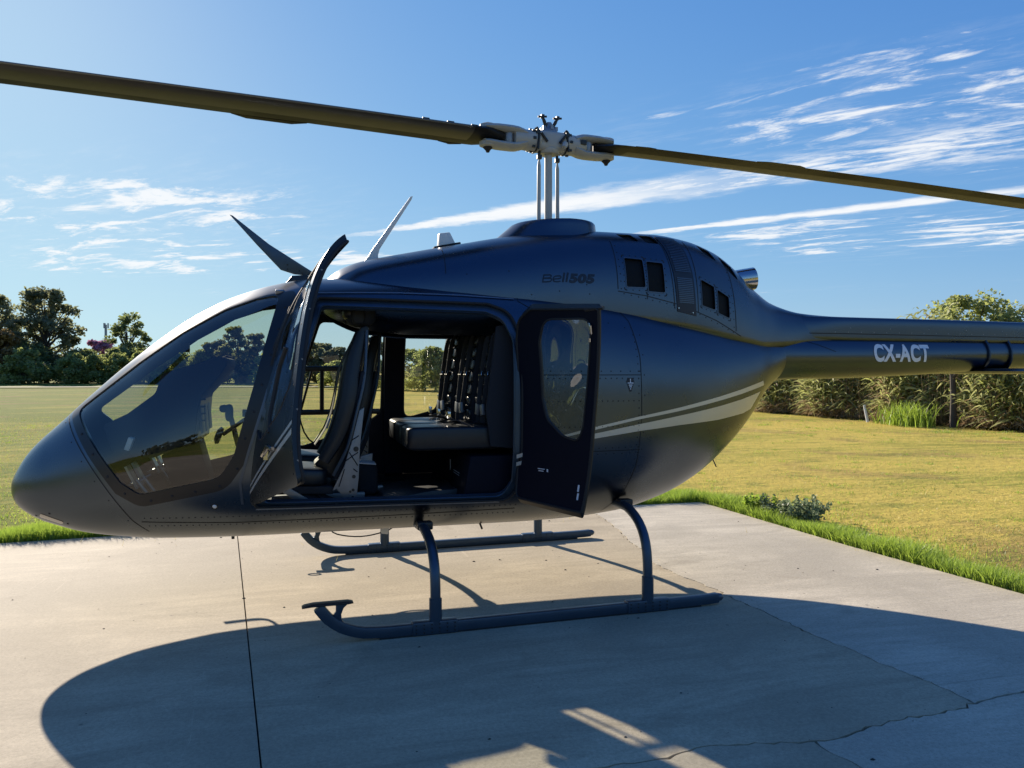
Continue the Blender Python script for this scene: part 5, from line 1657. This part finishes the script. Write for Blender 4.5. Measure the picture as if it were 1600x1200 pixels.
def plant(name, loc, h, w, m, label, cat, group=None, shape='round', base=.15, nclump=34, nleaf=170, leaf=.3, trunk=True, rz=None, copy_of=None, sc=None, csz=1.0):
    rz = rng.uniform(0, 6.28) if rz is None else rz
    if copy_of is not None:
        o = copy_of.copy(); COL.objects.link(o); o.location = loc; o.rotation_euler = (0, 0, rz); o.scale = sc
        for c in copy_of.children:
            cc = c.copy(); COL.objects.link(cc); cc.parent = o
        tag(o, label, cat, group); return o
    o = tag(empty(name, loc, rz), label, cat, group)
    P, cen = crown_points(h, w, h * base, nclump, nleaf, shape, csz)
    Vv, Fq = leaf_soup(P, leaf)
    soup('crown', Vv, Fq, m, o)
    if trunk:
        mb = MB()
        lean = rng.uniform(-.04, .04, 2) * h
        tr = [(0, 0, -.1), (lean[0] * .3, lean[1] * .3, h * .25), (lean[0] * .7, lean[1] * .7, h * .5), (lean[0], lean[1], h * .78)]
        mb.tube(tr, [h * .030, h * .022, h * .015, h * .006], 8)
        for c in cen[::2]:
            z0 = min(h * .7, max(h * .12, c[2] * .62))
            x0 = np.interp(z0, [p[2] for p in tr], [p[0] for p in tr]); y0 = np.interp(z0, [p[2] for p in tr], [p[1] for p in tr])
            mb.tube([(x0, y0, z0), ((x0 + c[0]) / 2, (y0 + c[1]) / 2, (z0 + c[2]) / 2 - .02 * h), tuple(c)], [h * .010, h * .007, h * .003], 5)
        mb.build('trunk', BARK, o)
    return o

# far left group
plant('eucalyptus_tree', (-43.2, 117.6, 0), 12.3, 9.0, LEAF_DARK, 'dark tree cut by the left picture edge behind the rusty bushes', 'tree', None, 'tall', .10, 70, 66, .36, csz=.8)
big = plant('eucalyptus_tree', (-35.6, 113.6, 0), 13.1, 9.4, LEAF_DARK, 'tallest dark tree at the left, with open ragged crown', 'tree', None, 'tall', .04, 105, 74, .36, csz=.80)
plant('rusty_tree', (-38.2, 105.9, 0), 7.0, 6.2, LEAF_RUST, 'rust tinged bushy tree low at the left picture edge', 'tree', None, 'low', .03, 30, 150, .34)
plant('bush', (-34.4, 101.5, 0), 4.4, 6.0, LEAF_LIGHT, 'light yellow green bush in front of the tallest dark tree', 'bush', None, 'low', .0, 60, 80, .26, trunk=False, csz=.75)
plant('eucalyptus_tree', (-25.6, 115.1, 0), 9.7, 6.2, LEAF_MID, 'airy mid green tree right of the thin antenna mast', 'tree', None, 'tall', .10, 52, 66, .30, csz=.8)
plant('blossom_tree', (-31.3, 123.0, 0), 6.1, 5.4, LEAF_PINK, 'pink flowering tree below the thin antenna mast', 'tree', None, 'round', .2, 26, 160, .34)
shr = None
for i, (x, y, h, lb) in enumerate([(-29.6, 102.6, 3.9, 'pale green scrub under the tallest dark tree'), (-26.7, 101.9, 3.7, 'pale green scrub in front of the pink flowering tree'), (-24.0, 101.1, 3.9, 'pale green scrub below the airy tree'),
                                   (-20.9, 100.3, 4.1, 'pale green scrub where the windscreen post crosses the treeline'), (-17.1, 97.2, 3.9, 'scrub seen through the lower front of the windscreen'), (-13.8, 99.4, 4.3, 'scrub seen through the windscreen left of two trees')]):
    if shr is None:
        shr = plant('scrub', (x, y, 0), 3.9, 4.6, LEAF_LIGHT, lb, 'bush', 'scrub along the far left field edge', 'low', .0, 70, 80, .22, trunk=False, csz=.75)
    else:
        plant('scrub', (x, y, 0), h, 4.6, LEAF_LIGHT, lb, 'bush', 'scrub along the far left field edge', copy_of=shr, sc=(1, 1, h / 3.9))
und = None
for x, y, h, lb in [(-36.5, 110.5, 5.2, 'dark undergrowth round the foot of the tallest dark tree'), (-42.0, 112.0, 5.0, 'dark undergrowth at the left picture edge behind the rusty bushes'), (-30.5, 111.0, 4.6, 'dark undergrowth between the tallest tree and the pink tree'),
                    (-25.2, 109.5, 4.8, 'dark undergrowth below the airy tree by the antenna mast'), (-18.5, 106.0, 4.6, 'dark undergrowth behind the windscreen post'), (-11.0, 103.5, 4.4, 'dark undergrowth below the two trees behind the windscreen')]:
    if und is None: und = plant('undergrowth', (x, y, 0), 5.2, 8.0, LEAF_MID, lb, 'bush', 'dark undergrowth of the far left wood', 'low', .0, 80, 90, .30, trunk=False, csz=.7)
    else: plant('undergrowth', (x, y, 0), h, 8.0, LEAF_MID, lb, 'bush', 'dark undergrowth of the far left wood', copy_of=und, sc=(1, 1, h / 5.2))
# seen through the windscreen
plant('tree', (-12.6, 101.1, 0), 5.5, 4.6, LEAF_DARK, 'small dark tree seen through the middle of the windscreen', 'tree', None, 'round', .1, 26, 130, .30)
t1 = plant('tree', (-9.6, 96.1, 0), 7.0, 4.6, LEAF_DARK, 'taller of two dark trees seen through the windscreen beside its rear frame', 'tree', None, 'tall', .08, 55, 90, .24, csz=.75)
plant('tree', (-7.3, 98.8, 0), 6.3, 5.0, LEAF_DARK, 'lower of two dark trees seen through the windscreen beside its rear frame', 'tree', copy_of=t1, sc=(1.05, 1.05, .9))
plant('bush', (-4.8, 90.7, 0), 4.2, 6.0, LEAF_MID, 'wide bush hidden mostly by the open front door', 'bush', copy_of=shr, sc=(1.2, 1.2, 1.05))
# seen through the cabin
cab = plant('tree', (-1.1, 82.4, 0), 4.9, 4.4, LEAF_DARK, 'dark tree seen through the far front window beside the open door', 'tree', 'trees behind the cabin windows', 'round', .05, 70, 90, .22, csz=.75)
for x, y, h, lb in [(.9, 85.0, 4.8, 'dark tree seen through the far front window above the window rail'), (2.6, 82.5, 4.3, 'dark tree seen through the far front window, middle one'), (4.1, 86.2, 4.0, 'dark tree seen close to the pilot seat back'), (6.4, 75.3, 4.7, 'dark tree showing between pilot seat and centre pillar')]:
    plant('tree', (x, y, 0), h, 4.4, LEAF_DARK, lb, 'tree', 'trees behind the cabin windows', copy_of=cab, sc=(1, 1, h / 4.9))
hed = plant('bush', (6.9, 58.4, 0), 3.5, 4.0, LEAF_LIGHT, 'sunlit green bush at the left of the rear cabin window', 'bush', 'bushes behind the rear cabin window', 'low', .0, 80, 110, .13, trunk=False, csz=.75)
for x, y, h, lb in [(4.4, 61.4, 2.7, 'low sunlit bush between pilot seat and centre pillar'), (8.1, 54.5, 3.6, 'sunlit green bush in the middle of the rear cabin window'), (9.6, 53.0, 3.2, 'sunlit green bush beside the bench seat backs'), (1.6, 66.0, 2.6, 'low sunlit bush behind the pilot seat back')]:
    plant('bush', (x, y, 0), h, 4.0, LEAF_LIGHT, lb, 'bush', 'bushes behind the rear cabin window', copy_of=hed, sc=(1, 1, h / 3.5))
# treeline that runs on behind the fuselage towards the reeds
for x, y, h, wh in [(11.3, 47.5, 3.2, 'farthest'), (12.9, 42.0, 3.0, 'second farthest'), (14.0, 36.5, 3.1, 'second nearest'), (15.0, 31.0, 2.9, 'nearest')]:
    plant('bush', (x, y, 0), h, 4.0, LEAF_LIGHT, wh + ' green bush of the hedge line behind the fuselage', 'bush', 'hedge bushes behind the fuselage', copy_of=hed, sc=(1.15, 1.15, h / 3.5))
plant('leafy_tree', (26.0, 21.0, 0), 4.75, 4.6, LEAF_LIGHT, 'round green tree rising above the tail boom at the right', 'tree', None, 'round', .25, 70, 140, .12, csz=.8)

# antenna mast far off
am = tag(empty('antenna_mast', (-38.4, 160.0, 0)), 'thin grey antenna mast standing beyond the pink tree', 'mast')
MB().tube([(0, 0, 0), (0, 0, 10.6)], [.32, .22], 10).build('pole', GREYMETAL, am)
for a in range(3):
    MB().box((.42 * math.cos(a * 2.09), .42 * math.sin(a * 2.09), 10.4), (.22, .22, 1.0)).build('antenna_panel', GREYMETAL, am)
# low farm building far off between the trees
sh = tag(empty('farm_shed', (-5.6, 105.0, 0)), 'low grey shed roof far off behind the trees', 'shed')
MB().box((0, 0, 1.2), (9, 5, 2.4)).build('wall', CONC_A, sh)
MB().prism([(-5.0, 2.4), (5.0, 2.4), (3.8, 3.6), (-3.8, 3.6)], -2.8, 2.8).build('roof', LOUVRE, sh)

# ------------------------------------------------------------------ reed bed at the right
def hedge_line(t):  # from nearest to farthest
    return np.interp(t, [0, .35, .7, 1], [16.9, 16.2, 15.4, 14.6]), np.interp(t, [0, .35, .7, 1], [7.0, 12.0, 18.5, 27.0])
def strip_leaves(base, tip, mid, wd):
    """arching strap leaves, three segments"""
    N = len(base); ts = np.array([0, .35, .7, 1.0]); rows = []
    dirv = tip - base; side = np.cross(dirv, rng.normal(size=(N, 3))); side /= np.linalg.norm(side, axis=1, keepdims=True)
    for t in ts:
        c = base * (1 - t)**2 + mid * 2 * t * (1 - t) + tip * t**2
        w_ = wd * (1 - t**2) * .5 + wd * .04
        rows += [c - side * w_[:, None], c + side * w_[:, None]]
    Vv = np.stack(rows, 1).reshape(-1, 3)
    b = (np.arange(N) * 8)[:, None]
    Q = np.concatenate([b + np.array([2 * i, 2 * i + 1, 2 * i + 3, 2 * i + 2])[None] for i in range(3)], 0)
    return Vv, Q
def reeds(name, n_, m, label, hmin, hmax, depth, lw, ll, zmin=.15, tsel=None):
    t = rng.uniform(0, 1, n_)**.8
    x, y = hedge_line(t)
    dens = np.sin(y * 1.9) + np.sin(y * 3.3 + 1)
    x = x + rng.uniform(0, 1, n_)**1.3 * depth + .18 * np.sin(y * 2.1)
    H = rng.uniform(hmin, hmax, n_) * (1 + .10 * dens) * (.86 + .20 * np.sin(y * .83 + 2) + .10 * np.sin(y * 5.7))
    z = zmin + rng.uniform(0, 1, n_) * (H - zmin)
    B = np.stack([x, y, z], 1)
    a = rng.uniform(0, 2 * math.pi, n_); L = ll * rng.uniform(.6, 1.3, n_)
    up = rng.uniform(-.25, .95, n_)
    tip = B + np.stack([np.cos(a) * L * .8, np.sin(a) * L * .8, (up - .22) * L], 1)
    mid = B + np.stack([np.cos(a) * L * .35, np.sin(a) * L * .35, up * L * .9 + .08], 1)
    V1, Q1 = strip_leaves(B, tip, mid, lw * rng.uniform(.6, 1.2, n_))
    return tag(soup(name, V1, Q1, m), label, kind='stuff')
reeds('reed_bed', 21000, LEAF_REED, 'tall bed of canes and leafy reeds along the right field edge', 1.7, 2.9, 1.6, .06, .55)
reeds('green_reeds', 7000, LEAF_LIGHT, 'fresher green leaves in front of the reed bed', 1.2, 2.6, .9, .055, .45)
reeds('dry_reeds', 5200, LEAF_DRY, 'dry brown stalks and dead leaves mixed through the reed bed', 1.2, 2.8, .9, .045, .5)
reeds('dead_undergrowth', 7000, LEAF_DRY, 'dead brown undergrowth at the foot of the reed bed', .25, .62, .5, .03, .42, zmin=.0)
# reed stems
t = rng.uniform(0, 1, 1500); x, y = hedge_line(t); x = x + rng.uniform(.0, 1.5, 1500)
mbV = []; mbF = []
for i in range(1500):
    h = rng.uniform(1.4, 2.8); lx, ly = rng.normal(0, .12, 2); b = len(mbV); r = .012
    for (zx, zy, zz, rr) in ((0, 0, 0, r), (lx, ly, h, r * .5)):
        for k in range(3): mbV.append((x[i] + zx + rr * math.cos(k * 2.09), y[i] + zy + rr * math.sin(k * 2.09), zz))
    mbF += [(b + k, b + (k + 1) % 3, b + 3 + (k + 1) % 3, b + 3 + k) for k in range(3)]
soup_o = tag(soup('reed_stems', mbV, np.array(mbF), LEAF_DRY), 'pale upright stems of the reed bed', kind='stuff')
BANKM = principled('bank_litter', (.20, .18, .085), .95, grain=.5, gscale=6, bump=.8, bscale=14)
bnk = tag(mesh_obj('reed_bank', [(17.4, 4, -.1), (16.9, 12, -.1), (16.1, 18.5, -.1), (15.3, 28, -.1), (22, 28, -.1), (23, 4, -.1), (18.3, 4, .35), (17.8, 12, .35), (17.0, 18.5, .35), (16.3, 28, .35), (22, 28, .45), (23, 4, .45)],
    [(0, 1, 7, 6), (1, 2, 8, 7), (2, 3, 9, 8), (6, 7, 8, 9, 10, 11)], BANKM), kind='structure')
Pg = np.concatenate([np.array((15.30, 13.1)) + rng.normal(0, 1, (420, 2)) * (.22, .38), np.full((420, 1), -.05)], 1)
gc = blades('grass_clump', Pg, .72, .03, .9, GRASS_GREEN, 'bright green grassy clump at the foot of the reed bed', seg=3)
del gc['kind']; gc['category'] = 'plant'
st_ = tag(MB().tube([(15.28, 14.65, -.05), (15.20, 14.72, .48)], [.045, .035], 8).build('stake', PAPER), 'short leaning white stake before the reed bed', 'stake')
tt = tag(empty('bare_tree', (16.0, 12.1, 0)), 'dark bare trunk standing in the reed bed', 'tree')
mb = MB(); mb.tube([(0, 0, -.1), (.02, .02, .8), (0, .05, 1.5), (.1, .3, 2.3)], [.10, .08, .07, .03], 8); mb.tube([(0, .03, 1.35), (.0, -.35, 1.75), (.05, -.5, 2.2)], [.05, .035, .015], 7)
mb.build('trunk', BARK, tt)
# weeds by the pad corner
def weed(loc, n_st, h, spread, leaf, m, label):
    o = tag(empty('weed', loc, 0), label, 'weed')
    pts = []; mb = MB()
    for k in range(n_st):
        a = rng.uniform(0, 6.28); r0 = spread * rng.uniform(0, .55); hh = h * rng.uniform(.45, 1.0); ln = spread * rng.uniform(.1, .55)
        p0 = np.array((r0 * math.cos(a), 1.5 * r0 * math.sin(a), 0)); p1 = p0 + np.array((ln * math.cos(a), ln * math.sin(a), hh))
        mb.tube([tuple(p0), tuple((p0 + p1) / 2 + np.array((0, 0, hh * .08))), tuple(p1)], [.004, .003, .0015], 4)
        for j in range(60):
            t = rng.uniform(.12, 1.0)
            c = p0 * (1 - t) + p1 * t + np.array((0, 0, hh * .16 * t * (1 - t)))
            pts.append(c + rng.normal(0, .028 * (1.15 - .6 * t), 3))
    Vv, Fq = leaf_soup(np.array(pts), leaf, elong=1.9)
    soup('foliage', Vv, Fq, m, o)
    mb.build('stem', BARK, o)['kind'] = 'stuff'
    return o
weed((3.16, 1.38, -.03), 46, .27, .36, .022, WEED, 'grey green weed clump growing at the pad edge')
weed((2.98, 1.72, -.03), 24, .22, .22, .026, GRASS_GREEN, 'smaller bright weed left of the grey green weed clump')
# wood on the photographer's side, mirrored in the paint and glass
V_, F_ = [], []
Pall = []
for k in range(34):
    x = -62 + k * 4.0 + rng.uniform(-1, 1); y = -48 - 6 * math.sin(k * .7) + rng.uniform(-2, 2)
    h = rng.uniform(4.5, 8.5)
    P, _ = crown_points(h, rng.uniform(5, 7.5), 0, 26, 40, 'round')
    Pall.append(P + np.array((x, y, 0)))
V_, F_ = leaf_soup(np.concatenate(Pall), .7)
tag(soup('distant_wood', V_, F_, LEAF_DARK), 'wood on the near side of the field, mirrored in paint and glass', kind='stuff')
